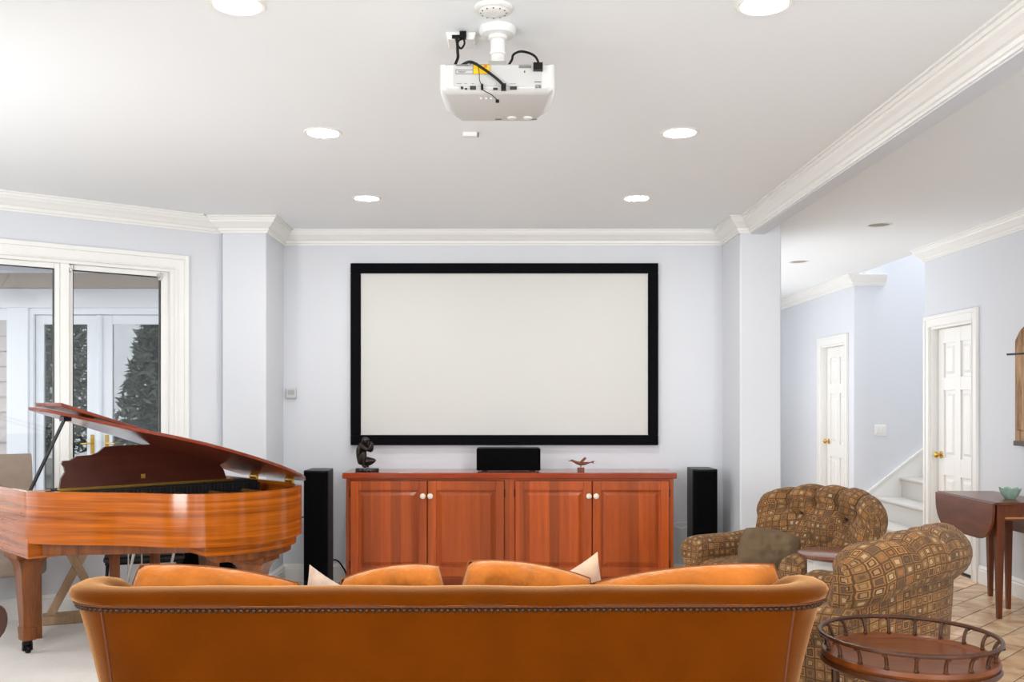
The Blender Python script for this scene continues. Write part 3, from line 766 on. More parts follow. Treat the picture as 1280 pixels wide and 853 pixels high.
# ================================================================== cabinet
CHERRY = wood('cherry_wood', srgb(146,58,16), srgb(188,90,32), (14,14,.8), .35, .15, planks=(0, .073), bands=.6)
CHERRYH = wood('cherry_wood_rails', srgb(140,54,16), srgb(180,84,30), (1.2,10,10), .35, .15, bands=.4, seed=3)
CHERRYT = wood('cherry_wood_top', srgb(126,44,20), srgb(168,70,34), (1.2,8,8), .18, .5, bands=.5, seed=8)
CS = 169.5; CF = F/CS
cbx0, cbx1 = (432.5-CX)/CS, (842-CX)/CS
cab_e = thing('media_cabinet', 'long cherry wood cabinet with four raised-panel doors under the screen', 'cabinet', ((cbx0+cbx1)/2, CF, 0))
hw = (cbx1-cbx0)/2
zt = CAMZ-(598.5-CY)/CS
mb = MB(); mb.box(-hw, hw, .02, .40, .09, zt-.002); mb.box(-hw+.03, hw-.03, .06, .40, 0, .09); obj('body', mb, CHERRYH, cab_e, bevel=.002)
mb = MB(); mb.box((428.5-CX)/CS-cab_e.location.x, (845.5-CX)/CS-cab_e.location.x, -.025, .405, zt, zt+.044); obj('top', mb, CHERRYT, cab_e, bevel=.006)
def cx_(px): return (px-CX)/CS - cab_e.location.x
zd1, zd0 = CAMZ-(601.5-CY)/CS, CAMZ-(721-CY)/CS
for a, b_ in ((432.5,437.5),(630.5,643.5),(836.5,842)):
    mb = MB(); mb.box(cx_(a), cx_(b_), .003, .022, .09, zt-.002); obj('stile', mb, CHERRY, cab_e, bevel=.002)
mb = MB(); mb.box(cx_(437.5), cx_(836.5), .005, .022, .09, zd0-.002); mb.box(cx_(437.5), cx_(836.5), .005, .022, zd1+.003, zt-.002); obj('rail', mb, CHERRYH, cab_e, bevel=.001)
KNOB = plain('ivory_ceramic', srgb(232,222,204), .3)
for i, (a, b_, kx) in enumerate(((438.2,533.8,529),(535,630,538.2),(644.2,739.4,735.6),(740.6,836,744.6))):
    x0, x1 = cx_(a), cx_(b_); st = .062
    mb = MB(); mb.box(x0,x0+st,-.018,.002,zd0,zd1); mb.box(x1-st,x1,-.018,.002,zd0,zd1); mb.box(x0+st,x1-st,-.0175,.0015,zd1-st-.006,zd1); mb.box(x0+st,x1-st,-.0175,.0015,zd0,zd0+st+.008)
    d_ = obj('door', mb, CHERRY, cab_e, bevel=.003)
    X0, X1, Z0, Z1 = x0+st, x1-st, zd0+st+.008, zd1-st-.006
    g, bv = .012, .035
    mb = MB(); q = lambda k, y: [(X0+k,y,Z0+k),(X1-k,y,Z0+k),(X1-k,y,Z1-k),(X0+k,y,Z1-k)]
    mb.add(q(0,-.001)+q(g,.0)+q(g+.003,-.004)+q(bv,-.0125)+q(bv+.003,-.0155)+q(0,.0016),
           [(0,1,5,4),(1,2,6,5),(2,3,7,6),(3,0,4,7),(4,5,9,8),(5,6,10,9),(6,7,11,10),(7,4,8,11),(8,9,13,12),(9,10,14,13),(10,11,15,14),(11,8,12,15),(12,13,17,16),(13,14,18,17),(14,15,19,18),(15,12,16,19),(16,17,18,19),(20,23,22,21)])
    obj('raised_panel', mb, CHERRY, d_)
    mb = MB(); mb.lathe([(.0,-.034),(.010,-.033),(.0195,-.027),(.021,-.021),(.017,-.014),(.009,-.010),(.009,0)], (cx_(kx), -.018, CAMZ-(620-CY)/CS), axis='y', n=20); obj('knob', mb, KNOB, d_, smooth=True)
    hx = x0-.003 if i % 2 == 0 else x1+.003
    for z in (zd0+.09, zd1-.09):
        mb = MB(); mb.lathe([(.004,-.03),(.004,.03)], (hx,-.014,z), n=8); obj('hinge', mb, BLACK, d_)

# ---- on the cabinet
ZTOP = zt+.044
e = thing('center_speaker', 'low black centre speaker on the cabinet below the screen', 'speaker', ((635.5-CX)/165.5, F/167.5, ZTOP))
mb = MB(); mb.box(-.235,.235,.0,.17,.008,.176); obj('body', mb, BLACK, e, bevel=.006)
mb = MB(); mb.box(-.238,.238,-.022,.002,.010,.174); obj('grille', mb, BLACKCLOTH, e, bevel=.005)
mb = MB(); mb.box(-.2,-.16,.0,.14,0,.008); mb.box(.16,.2,.0,.14,0,.008); obj('foot_strip', mb, BLACK, e)

BRONZE = plain('dark_bronze', srgb(58,52,46), .34, metal=.75, noise_amt=.3, nscale=14)
MARBLE = plain('dark_green_marble', srgb(26,34,36), .2, noise_amt=.5, nscale=30)
e = thing('crouching_figure_statue', 'dark bronze crouching figure statue on oval base at cabinet end', 'statue', ((459-CX)/167, F/167, ZTOP))
mb = MB(); mb.lathe([(.086,0),(.090,.006),(.090,.018),(.084,.026),(0,.026)], n=32, sx=1, sy=.62); obj('base', mb, MARBLE, e, smooth=True)
# one continuous body grown over a posed skeleton
def skin_figure(name, joints, edges, mat, parent, root, sub=2):
    names = list(joints); idx = {k:i for i,k in enumerate(names)}
    me = bpy.data.meshes.new(name); me.from_pydata([joints[k][0] for k in names], [(idx[a],idx[b_]) for a,b_ in edges], [])
    me.materials.append(mat)
    o = bpy.data.objects.new(name, me); col.objects.link(o); o.parent = parent
    m = o.modifiers.new('skin', 'SKIN'); m.use_smooth_shade = True
    sv = me.skin_vertices[0].data if me.skin_vertices else None
    if sv is None:
        bm = bmesh.new(); bm.from_mesh(me); bm.verts.layers.skin.verify(); bm.to_mesh(me); bm.free(); sv = me.skin_vertices[0].data
    for k in names:
        r = joints[k][1]; r = r if isinstance(r, tuple) else (r, r); r = tuple(x*1.4 for x in r); sv[idx[k]].radius = r; sv[idx[k]].use_root = (k == root)
    m2 = o.modifiers.new('sub', 'SUBSURF'); m2.levels = m2.render_levels = sub
    return o
J = {
 'pelvis':((-.050,.010,.085),.030), 'waist':((-.052,.012,.130),.027), 'chest':((-.038,.006,.175),(.036,.032)), 'neck':((-.020,-.004,.208),.016),
 'head0':((-.012,-.012,.228),.021), 'head1':((-.006,-.016,.258),.024),
 'hipR':((-.046,-.018,.078),.024), 'kneeR':((-.014,-.040,.150),.018), 'shinR':((-.022,-.034,.095),.015), 'ankR':((-.026,-.026,.045),.010), 'toeR':((.000,-.032,.036),.009),
 'hipL':((-.044,.034,.078),.024), 'kneeL':((.060,.030,.082),.018), 'shinL':((.020,.036,.064),.014), 'ankL':((-.020,.040,.045),.010), 'toeL':((.006,.044,.036),.009),
 'shR':((-.044,-.030,.196),.018), 'elR':((.006,-.048,.160),.013), 'foreR':((.024,-.036,.180),.011), 'haR':((.034,-.022,.206),.010), 'fiR':((.030,-.016,.224),.008),
 'shL':((-.030,.038,.196),.018), 'elL':((.028,.030,.150),.013), 'foreL':((.034,.010,.176),.011), 'haL':((.036,-.006,.200),.010), 'fiL':((.034,-.006,.218),.008)}
E_ = [('pelvis','waist'),('waist','chest'),('chest','neck'),('neck','head0'),('head0','head1'),('pelvis','hipR'),('hipR','kneeR'),('kneeR','shinR'),('shinR','ankR'),('ankR','toeR'),
 ('pelvis','hipL'),('hipL','kneeL'),('kneeL','shinL'),('shinL','ankL'),('ankL','toeL'),('chest','shR'),('shR','elR'),('elR','foreR'),('foreR','haR'),('haR','fiR'),('chest','shL'),('shL','elL'),('elL','foreL'),('foreL','haL'),('haL','fiL')]
skin_figure('figure', J, E_, BRONZE, e, 'pelvis')
mb = MB(); mb.tube([(.012,-.010,.026),(.012,-.012,.09)], .0025, n=6); obj('support_rod', mb, BRONZE, e)

BIRDW = wood('carved_bird_wood', srgb(86,42,28), srgb(140,78,54), (3,20,20), .4, .2, bands=.5)
e = thing('carved_wooden_bird', 'small carved wooden bird with raised wing on the cabinet right side', 'figurine', ((726-CX)/167, F/167, ZTOP))
mb = MB(); mb.box(-.026,.026,-.018,.018,0,.030); obj('base', mb, BIRDW, e, bevel=.003)
mb = MB(); mb.tube([(0,0,.028),(0,0,.055)], .003, n=8); obj('rod', mb, BLACK, e)
path = [(-.088,0,.078),(-.078,0,.081),(-.068,0,.083),(-.055,0,.078),(-.030,0,.066),(0,0,.058),(.030,0,.060),(.060,0,.066),(.078,0,.068)]
mb = MB(); mb.tube(path, [.001,.003,.0085,.0085,.012,.015,.012,.006,.003], n=12); obj('body', mb, BIRDW, e, smooth=True)
mb = MB(); mb.tube([(-.082,0,.0795),(-.094,0,.0775)], [.003,.0006], n=8); obj('beak', mb, BLACK, e)
mb = MB(); mb.prism_y([(-.022,.060),(.010,.062),(.034,.110),(.030,.112),(.006,.090)], -.018, -.010); obj('wing', mb, BIRDW, e, bevel=.002)
mb = MB(); mb.prism_y([(-.018,.062),(.014,.064),(.046,.100),(.040,.104),(.010,.088)], .010, .018); obj('wing', mb, BIRDW, e, bevel=.002)
mb = MB(); mb.prism_y([(.070,.064),(.082,.066),(.100,.056),(.094,.068),(.104,.080),(.092,.079),(.074,.074)], -.006, .006); obj('tail', mb, BIRDW, e, bevel=.0015)

# ---- floor speakers
def tower(px0, px1, pyt, Y, label):
    s_ = F/Y; x = ((px0+px1)/2-CX)/s_; hw_ = (px1-px0)/2/s_; h = CAMZ-(pyt-CY)/s_
    e = thing('tower_speaker', label, 'speaker', (x, Y, 0), group='tower speakers')
    mb = MB(); mb.prism([(-hw_,.012),(-hw_*.55,-.012),(hw_*.55,-.012),(hw_,.012),(hw_*.9,.27),(-hw_*.9,.27)], .03, h); obj('body', mb, BLACK, e, bevel=.005)
    mb = MB(); mb.prism([(-hw_*.97,.008),(-hw_*.55,-.022),(hw_*.55,-.022),(hw_*.97,.008)], .10, h-.012); obj('grille', mb, BLACKCLOTH, e, bevel=.004)
    mb = MB(); mb.prism([(-hw_*1.05,-.02),(hw_*1.05,-.02),(hw_*1.05,.28),(-hw_*1.05,.28)], 0, .03); obj('base', mb, BLACK, e, bevel=.004)
    return e
tower(379, 410, 588.5, 7.0, 'black tower speaker between the piano tail and cabinet')
tower(866, 897.5, 587, 7.10, 'black tower speaker between the cabinet and right pillar')
e = thing('subwoofer', 'black box subwoofer behind the piano tail leg', 'subwoofer', (-2.0, 6.68, 0))
mb = MB(); mb.box(-.19,.19,-.18,.20,.03,.40); obj('body', mb, BLACK, e, bevel=.012)
mb = MB(); mb.box(-.175,.175,-.195,-.178,.05,.385); obj('grille', mb, BLACKCLOTH, e, bevel=.006)
for sx in (-1,1):
    for sy in (-1,1):
        mb = MB(); mb.lathe([(.02,0),(.024,.032)], (sx*.15,sy*.14,0), n=12); obj('foot', mb, BLACK, e)
# cables
mb = MB(); mb.tube(catmull([(-1.38,7.34,.16),(-1.28,7.36,.19),(-1.22,7.38,.12),(-1.185,7.4,.03),(-1.16,7.42,.006)],8), .006); tag(obj('speaker_cable', mb, BLACK, smooth=True), 'black cable drooping from left tower speaker to cabinet', 'cable')
mb = MB(); mb.tube(catmull([(-2.45,6.64,.43),(-2.35,6.70,.36),(-2.25,6.80,.31),(-2.10,6.91,.29)],8), .006); tag(obj('power_cord', mb, BLACK, smooth=True), 'black cord running from wall outlet under the piano', 'cable')
mb = MB(); mb.tube(catmull([(1.29,7.40,.42),(1.31,7.38,.46),(1.37,7.37,.475),(1.44,7.37,.47)],8)+catmull([(1.44,7.37,.46),(1.38,7.38,.43),(1.31,7.40,.45)],8), .004); tag(obj('white_cable', mb, WHITEPL, smooth=True), 'thin white cable between the cabinet and right tower speaker', 'cable')
mb = MB(); mb.tube(catmull([(-1.475,7.2,.55),(-1.53,7.3,.52),(-1.62,7.42,.50),(-1.70,7.44,.42),(-1.78,6.93,.33)],8), .006); tag(obj('speaker_wire', mb, BLACK, smooth=True), 'black wire from left tower speaker around the column', 'cable')
# ================================================================== grand piano
WAL = wood('walnut_veneer', srgb(84,32,3), srgb(204,108,26), (.45,.45,20), .16, .6, bands=.56)
WALD = wood('walnut_frame', srgb(88,42,13), srgb(146,84,36), (9,9,1.2), .35, .3, bands=.4, seed=2)
MAHO = wood('mahogany_lid', srgb(92,30,14), srgb(140,56,28), (1.2,9,9), .18, .6, bands=.5, seed=5)
MAHOD = wood('mahogany_desk', srgb(50,18,9), srgb(78,32,17), (9,1.2,9), .4, .1, bands=.5, seed=6)
GOLDP = plain('gold_plate', srgb(176,140,76), .35, metal=.7, noise_amt=.1)
SOUND = wood('spruce_soundboard', srgb(170,120,66), srgb(206,160,100), (6,1,6), .4, .3)
DARKF = plain('black_felt', srgb(18,16,16), .8)
PZ0, PZ1, PW = .655, .930, 1.32
F0 = Vector((-2.87, 5.42)); PROT = R(-45)
pn = thing('grand_piano', 'walnut baby grand piano with its lid propped half open by the window', 'piano', (F0.x, F0.y, 0), PROT)
ctrl = [(0,0),(.20,0),(.40,0),(.53,.012),(.66,.085),(.80,.20),(.93,.31),(1.06,.395),(1.20,.475),(1.32,.60),(1.375,.78),(1.365,.97),(1.30,1.13),(1.18,1.26),(1.02,1.315),(.85,1.32)]
outl = [(p.x, p.y) for p in catmull([(a,b_,0) for a,b_ in ctrl], 14)] + [(0,PW)]
def offset(poly, d):
    n = len(poly); out = []
    for i in range(n):
        a = Vector(poly[i-1]); b_ = Vector(poly[i]); c = Vector(poly[(i+1)%n])
        d1 = (b_-a).normalized(); d2 = (c-b_).normalized()
        n1 = Vector((-d1.y,d1.x)); n2 = Vector((-d2.y,d2.x))
        k = (n1+n2)/max(.3, 1+n1.dot(n2)); out.append(tuple(b_+k*d))
    return out
inn = offset(outl, .035)
# rim: hollow ring
n = len(outl); mb = MB()
mb.v = [(x,y,PZ0) for x,y in outl]+[(x,y,PZ1) for x,y in outl]+[(x,y,PZ1) for x,y in inn]+[(x,y,PZ0) for x,y in inn]
for i in range(n-1):           # open at the keyboard end (u = 0)
    j = i+1
    for a, b_ in ((0,1),(1,2),(2,3),(3,0)): mb.f.append((a*n+i, a*n+j, b_*n+j, b_*n+i))
mb.f.append((0,n,2*n,3*n)); mb.f.append((n-1,4*n-1,3*n-1,2*n-1))
obj('rim', mb, WAL, pn, smooth=True, angle=40)
inn2 = offset(outl, .03)
mb = MB(); mb.prism([p for p in inn2 if p[0] > .02], PZ0+.05, PZ0+.07); obj('soundboard', mb, SOUND, pn)
# iron plate with holes suggested by ribs, strings
pl = offset(outl, .075)
pl = [p for p in pl if p[0] > .50]
mb = MB(); mb.prism([(.52,.09)]+[p for p in pl if p[0] > .56 and p[1] < 1.2]+[(.52,1.22)], PZ1-.085, PZ1-.072); obj('iron_plate', mb, GOLDP, pn, bevel=.004)
for k in range(5):
    v = .30+.2*k
    mb = MB(); mb.box(.56, min(1.20, .66+v*.6), v-.012, v+.012, PZ1-.072, PZ1-.035); obj('plate_strut', mb, GOLDP, pn, bevel=.005)
mb = MB()
for k in range(43):
    v = .22+.023*k; u1 = .58+v*.5 if v < 1.15 else 1.12
    mb.box(.58, u1, v-.0012, v+.0012, PZ1-.050, PZ1-.0475)
s_ = obj('strings', mb, CHROME, pn); s_['kind'] = 'stuff'
mb = MB()
for k in range(40):
    v = .30+.023*k; mb.box(.70+v*.06, .745+v*.06, v-.009, v+.009, PZ1-.048, PZ1-.002)
s_ = obj('dampers', mb, DARKF, pn); s_['kind'] = 'stuff'
mb = MB(); mb.box(.30,.52,.05,PW-.05,PZ1-.10,PZ1-.045); obj('pin_block', mb, DARKF, pn)
mb = MB(); mb.box(.50,.56,.09,PW-.036,PZ1-.06,PZ1-.012); obj('felt_rail', mb, DARKF, pn, bevel=.006)
# key bed, cheeks, fallboard, keys
mb = MB(); mb.box(-.02,.52,.004,PW-.004,PZ0-.085,PZ0+.02); obj('key_bed', mb, WAL, pn, bevel=.006)
mb = MB(); mb.box(.02,.30,.10,PW-.10,PZ0+.02,PZ0+.055); obj('key_frame', mb, DARKF, pn)
IV = plain('ivory_keys', srgb(236,232,220), .25); kw = (PW-.22)/52
for k in range(52):
    mb = MB(); mb.box(.005,.155,.11+k*kw+.0006,.11+(k+1)*kw-.0006,PZ0+.055,PZ0+.075); obj('white_key', mb, IV, pn)
for k in range(52):
    if k % 7 in (1,4): continue
    v = .11+k*kw; mb = MB(); mb.box(.06,.155,v-.0055,v+.0055,PZ0+.075,PZ0+.086); obj('black_key', mb, BLACK, pn)
mb = MB(); mb.prism_y([(.155,PZ0+.055),(.185,PZ0+.055),(.215,PZ1-.05),(.20,PZ1-.045)], .10, PW-.10); obj('fallboard', mb, MAHOD, pn, bevel=.004)
for v in (0.036, PW-.10):
    mb = MB(); mb.box(0,.22,v,v+.064,PZ0+.02,PZ1-.09); obj('key_block', mb, WAL, pn, bevel=.01)
# music desk: scroll-cut board facing the keys
mt = thing  # (keep names short below)
desk = []
n_ = 24; v0, v1, dh = .13, 1.10, .205
top = []
for k in range(n_+1):
    s_ = k/n_; v = v0+.03+(v1-v0-.06)*s_
    z = dh*(.80+.20*sstep(.18,.26,s_)*(1-sstep(.74,.82,s_))) + .012*math.sin(math.pi*s_)
    if s_ < .06 or s_ > .94: z -= .02
    top.append((v, z))
left = [(v0,0),(v0+.012,.05),(v0+.036,.085),(v0+.034,.11),(v0+.022,.13)]
right = [(2*((v0+v1)/2)-a, b_) for a, b_ in reversed(left)]
outline = left + top + right
mb = MB()
tilt = -.10; ub = .60
front = [(ub+tilt*z*0-.0+(-.20)*z, v, PZ1+.012+z) for v, z in outline]
back = [(x+.018, v, z) for x, v, z in front]
m_ = len(outline); mb.v = front+back
mb.f = [tuple(range(m_)), tuple(range(2*m_-1, m_-1, -1))]+[(i,(i+1)%m_,(i+1)%m_+m_,i+m_) for i in range(m_)]
dk = obj('music_desk', mb, MAHOD, pn)
mb = MB(); mb.box(.585,.625,v0,v1+.04,PZ1-.002,PZ1+.012); obj('desk_hinge_strip', mb, BRASS, dk)
mb = MB(); mb.box(.595,.612,.575,.60,PZ1+.03,PZ1+.066); obj('desk_clip', mb, BRASS, dk)
mb = MB(); mb.box(.36,.66,.15,PW-.036,PZ1-.045,PZ1-.004); obj('desk_shelf', mb, DARKF, pn)
mb = MB(); mb.box(.30,.52,.0,.12,PZ1-.003,PZ1+.003); obj('desk_slide', mb, plain('glossy_pale_top', srgb(190,160,130), .08, coat=1), pn)
# lid, hinged along the straight bass side
ALID = R(18)
lidpivot = bpy.data.objects.new('lid', None)
def lidp(u, v, h):   # lid plane coordinates -> piano local
    d = PW-v
    return (u, PW-d*math.cos(ALID)-h*math.sin(ALID)*-1*-1, PZ1+.012+d*math.sin(ALID)+h*math.cos(ALID))
bpy.data.objects.remove(lidpivot)
lo = offset(outl, -.022)
U0 = .415
lp = [(U0,-.022)] + [p for p in lo if p[0] > U0+.02] + [(U0,PW+.0)]
lp = [(u, min(v, PW)) for u, v in lp]
def lidmesh(poly, h0, h1):
    m2 = MB(); k = len(poly); m2.v = [lidp(u,v,h0) for u,v in poly]+[lidp(u,v,h1) for u,v in poly]
    m2.f = [tuple(range(k-1,-1,-1)), tuple(range(k,2*k))]+[(i,(i+1)%k,(i+1)%k+k,i+k) for i in range(k)]
    return m2
lid = obj('lid', lidmesh(lp, 0, .020), MAHO, pn, bevel=.004)
flap = [(U0+.03,.015),(U0+.40,.015),(U0+.40,PW-.01),(U0+.03,PW-.01)]
obj('folded_lid_flap', lidmesh(flap, .034, .056), MAHO, lid, bevel=.004)
for v in (.25,.70,1.15):
    obj('flap_hinge', lidmesh([(U0-.012,v),(U0+.05,v),(U0+.05,v+.07),(U0-.012,v+.07)], .019, .032), BRASS, lid)
for u in (.55,.95): 
    mb = MB(); mb.lathe([(.010,-.04),(.010,.04)], (u,PW+.004,PZ1+.008), axis='x', n=10); obj('lid_hinge', mb, BRASS, lid)
tp = lidp(.62,.10,0)
a = Vector((.50,.02,PZ1-.005)); b_ = Vector(tp)
mb = MB(); d = b_-a; s1 = d.normalized().cross(Vector((0,0,1))).normalized()*.011; s2 = d.normalized().cross(s1).normalized()*.007
mb.add([a-s1-s2,a+s1-s2,a+s1+s2,a-s1+s2,b_-s1*.8-s2,b_+s1*.8-s2,b_+s1*.8+s2,b_-s1*.8+s2],[(0,3,2,1),(4,5,6,7),(0,1,5,4),(1,2,6,5),(2,3,7,6),(3,0,4,7)])
obj('lid_prop', mb, BLACK, pn, bevel=.002)
mb = MB(); mb.box(tp[0]-.03,tp[0]+.03,tp[1]-.02,tp[1]+.02,tp[2]-.02,tp[2]+.004); obj('prop_cup', mb, BLACK, pn)
# under-structure
for (a, b_, wd) in (((.50,.10),(1.18,.98),.05),((.50,.70),(1.18,1.02),.05),((.50,1.22),(1.16,1.08),.05)):
    a = Vector(a); b_ = Vector(b_); d = (b_-a).normalized(); nn = Vector((-d.y,d.x))*wd
    mb = MB(); q = [a-nn, b_-nn, b_+nn, a+nn]; mb.prism([tuple(x) for x in q], PZ0-.07, PZ0+.05); obj('under_beam', mb, WALD, pn, bevel=.004)
# bent-side skirt following the tail above the tail leg
tl = [p for p in offset(outl, .03) if p[0] > .9 and .60 < p[1] < 1.26]
mb = MB(); mb.prism(tl + [(.98, 1.20), (1.08,.62)], PZ0-.050, PZ0+.01); obj('tail_block', mb, WAL, pn, smooth=True, angle=35)
tl2 = [p for p in offset(outl, .06) if p[0] > .9 and .66 < p[1] < 1.22]
mb = MB(); mb.prism(tl2 + [(1.02, 1.16), (1.12,.70)], PZ0-.090, PZ0-.050); obj('tail_block_lower', mb, WALD, pn, smooth=True, angle=35)
def leg(u, v, rz, zt_, name='leg'):
    e_ = bpy.data.objects.new(name, None); col.objects.link(e_); bpy.data.objects.remove(e_)
    mb = MB()
    c, s_ = math.cos(rz), math.sin(rz)
    prof = [(zt_,.105),(zt_-.03,.105),(zt_-.035,.092),(zt_-.055,.075),(zt_-.085,.064),(zt_-.12,.058),(.15,.037),(.145,.044),(.075,.040),(.072,.02)]
    vs = []
    for z, h in prof:
        for a_, b2 in ((-1,-1),(1,-1),(1,1),(-1,1)):
            x, y = a_*h, b2*h*.86; vs.append((u+c*x-s_*y, v+s_*x+c*y, z))
    fs = [(i*4+k, i*4+(k+1)%4, (i+1)*4+(k+1)%4, (i+1)*4+k) for i in range(len(prof)-1) for k in range(4)]
    fs += [(3,2,1,0), tuple((len(prof)-1)*4+k for k in range(4))]
    mb.add(vs, fs); l_ = obj(name, mb, WALD, pn, bevel=.003)
    mb = MB(); mb.lathe([(.026,.020-.0),(.026,.04)], (u,v,.03), n=12); mb.box(u-.012,u+.012,v-.025,v+.025,.015,.06); obj('caster_bracket', mb, BLACK, l_)
    mb = MB(); mb.lathe([(.022,-.011),(.024,-.006),(.024,.006),(.022,.011)], (u+.008,v,.024), axis='y', n=16); obj('caster_wheel', mb, BLACK, l_, smooth=True)
leg(.20, .11, 0, PZ0-.085); leg(.20, PW-.11, 0, PZ0-.085); leg(1.19, .95, R(30), PZ0-.090)
# pedal lyre
mb = MB()
mb.box(.36,.42,.50,.54,.14,PZ0-.08); mb.box(.36,.42,.74,.78,.14,PZ0-.08)
lyre = obj('lyre_post', mb, WALD, pn, bevel=.004)
mb = MB(); mb.box(.34,.46,.47,.81,.10,.17); obj('lyre_box', mb, WALD, pn, bevel=.006)
for v in (.56,.64,.72):
    mb = MB(); mb.tube([(.36,v,.12),(.30,v,.115),(.24,v,.10),(.215,v,.085)], [.008,.010,.014,.012], n=8); obj('pedal', mb, BRASS, pn, smooth=True)
for v in (.52,.76):
    mb = MB(); mb.tube([(.44,v,.13),(.66,v,PZ0-.06)], .008, n=8); obj('lyre_rod', mb, CHROME, pn)
for v in (.60,.68):
    mb = MB(); mb.tube([(.39,v,.16),(.39,v,PZ0-.08)], .005, n=8); obj('pedal_rod', mb, CHROME, pn)

# ================================================================== chairs and table behind the piano
TAUPEF = plain('taupe_upholstery', srgb(142,126,112), .85, noise_amt=.06, nscale=20, bump=.2, bscale=300)
e = thing('upholstered_chair', 'taupe upholstered chair at the left edge beside the piano keyboard', 'chair', (-3.05, 5.74, 0), R(35))
mb = MB(); mb.grid(lambda a, b_: (-.25+.5*a, .20+.03*math.sin(math.pi*a)*0 + .045*math.cos(2*math.pi*b_)*(1 if True else 0) + .05*((.55+.28*math.sin(2*math.pi*b_))/.8), .78+.295*math.copysign(abs(math.sin(2*math.pi*b_))**.55, math.sin(2*math.pi*b_))), 16, 32, closed_v=True, caps=True)
obj('backrest', mb, TAUPEF, e, smooth=True, angle=60)
mb = MB(); mb.box(-.26,.26,-.26,.24,.38,.49); obj('seat', mb, TAUPEF, e, bevel=.035, seg=4)
for sx in (-1,1):
    for sy in (-1,1):
        mb = MB(); mb.frustum((sx*.22,sy*.21,0),.016,.016,(sx*.21,sy*.20,.40),.024,.024); obj('leg', mb, WALD, e, bevel=.003)

e = thing('metal_chair', 'slim black metal chair with dark seat tucked at the piano', 'chair', (-2.22, 5.96, 0), R(20))
SEATB = plain('black_leatherette', srgb(38,38,44), .45, noise_amt=.1)
mb = MB(); mb.box(-.23,.23,-.22,.22,.445,.475); obj('seat', mb, SEATB, e, bevel=.012, seg=3)
mb = MB()
fr = [(-.215,-.20,.437),(.215,-.20,.437),(.215,.20,.437),(-.215,.20,.437)]
mb.tube(fr, .009, n=8, closed=True); obj('seat_frame', mb, BLACK, e, smooth=True)
for sx in (-1,1):
    mb = MB(); mb.tube([(sx*.205,-.19,.44),(sx*.235,-.26,0)], [.010,.007], n=8); obj('leg', mb, BLACK, e, smooth=True)
    mb = MB(); mb.tube(catmull([(sx*.20,.30,0),(sx*.20,.21,.40),(sx*.20,.205,.50),(sx*.185,.24,.66)],6), [.007]+[.010]*17+[.009], n=8); obj('leg', mb, BLACK, e, smooth=True)
mb = MB(); mb.tube([(-.185,.24,.60),(-.1,.27,.64),(.1,.27,.64),(.185,.24,.60)], .014, n=8); obj('back_rail', mb, BLACK, e, smooth=True)

OAK = wood('pale_oak', srgb(150,120,90), srgb(196,166,132), (9,9,1.2), .6, 0, bands=.5)
e = thing('trestle_table', 'pale oak X-leg side table standing under the window', 'table', (-2.72, 6.14, 0), R(25))
mb = MB(); mb.box(-.22,.22,-.13,.13,.70,.745); obj('table_top', mb, OAK, e, bevel=.005)
mb = MB(); mb.box(-.20,.20,-.07,.07,0,.055); obj('foot_bar', mb, OAK, e, bevel=.008)
mb = MB(); mb.box(-.20,.20,-.05,.05,.65,.70); obj('top_bar', mb, OAK, e, bevel=.006)
for sg in (-1,1):
    mb = MB(); mb.add([(-.155*sg-.028,-.022+.0*sg,.05),(-.155*sg+.028,-.022,.05),(-.155*sg+.028,.022,.05),(-.155*sg-.028,.022,.05),(.155*sg-.028,-.022,.66),(.155*sg+.028,-.022,.66),(.155*sg+.028,.022,.66),(.155*sg-.028,.022,.66)],
                      [(0,3,2,1),(4,5,6,7),(0,1,5,4),(1,2,6,5),(2,3,7,6),(3,0,4,7)])
    for q in range(8):
        x, y, z = mb.v[q]; mb.v[q] = (x, y+sg*.004, z)
    obj('cross_leg', mb, OAK, e, bevel=.003)
# ================================================================== sofa
SUEDE = plain('orange_suede', srgb(88,39,1), .9, spec=.0, noise_amt=.12, nscale=5, bump=.15, bscale=220, sheen=1.0, sheen_tint=(1,.55,.25))
PIPE = plain('dark_orange_piping', srgb(92,44,10), .8)
NAIL = plain('antique_nail', srgb(58,38,24), .45, metal=.5)
SX, SY, SRZ = -.150, 2.72, R(.7)
sofa = thing('sofa', 'orange suede sofa seen from behind with nailhead trim along the top', 'sofa', (SX, SY, 0), SRZ)
HB = .872; FLR = .115
# plan path (base line) from left arm front around the back to right arm front
pts = []; XH, RC = .995, .14
def plan(t_):
    """t in 0..1 -> (x, y, nx, ny, flare, height)"""
    Ls = [.62, RC*math.pi/2, 2*(XH-RC), RC*math.pi/2, .62]; tot = sum(Ls); d = t_*tot
    if d < Ls[0]:
        y = RC+.62-d; k = sstep(.05,.60,d); return (-XH, y, -1, 0, FLR, lerp(.64, HB, k))
    d -= Ls[0]
    if d < Ls[1]:
        a = d/RC; return (-XH+RC-RC*math.cos(a), RC-RC*math.sin(a), -math.cos(a), -math.sin(a), lerp(FLR,.03,sstep(.2,1.45,a)), HB)
    d -= Ls[1]
    if d < Ls[2]:
        return (-XH+RC+d, 0, 0, -1, .03, HB)
    d -= Ls[2]
    if d < Ls[3]:
        a = math.pi/2-d/RC; return (XH-RC+RC*math.cos(a), RC-RC*math.sin(a), math.cos(a), -math.sin(a), lerp(FLR,.03,sstep(.2,1.45,a)), HB)
    d -= Ls[3]
    k = 1-sstep(.02,.57,d); return (XH, RC+d, 1, 0, FLR, lerp(.64, HB, k))
TH = .115
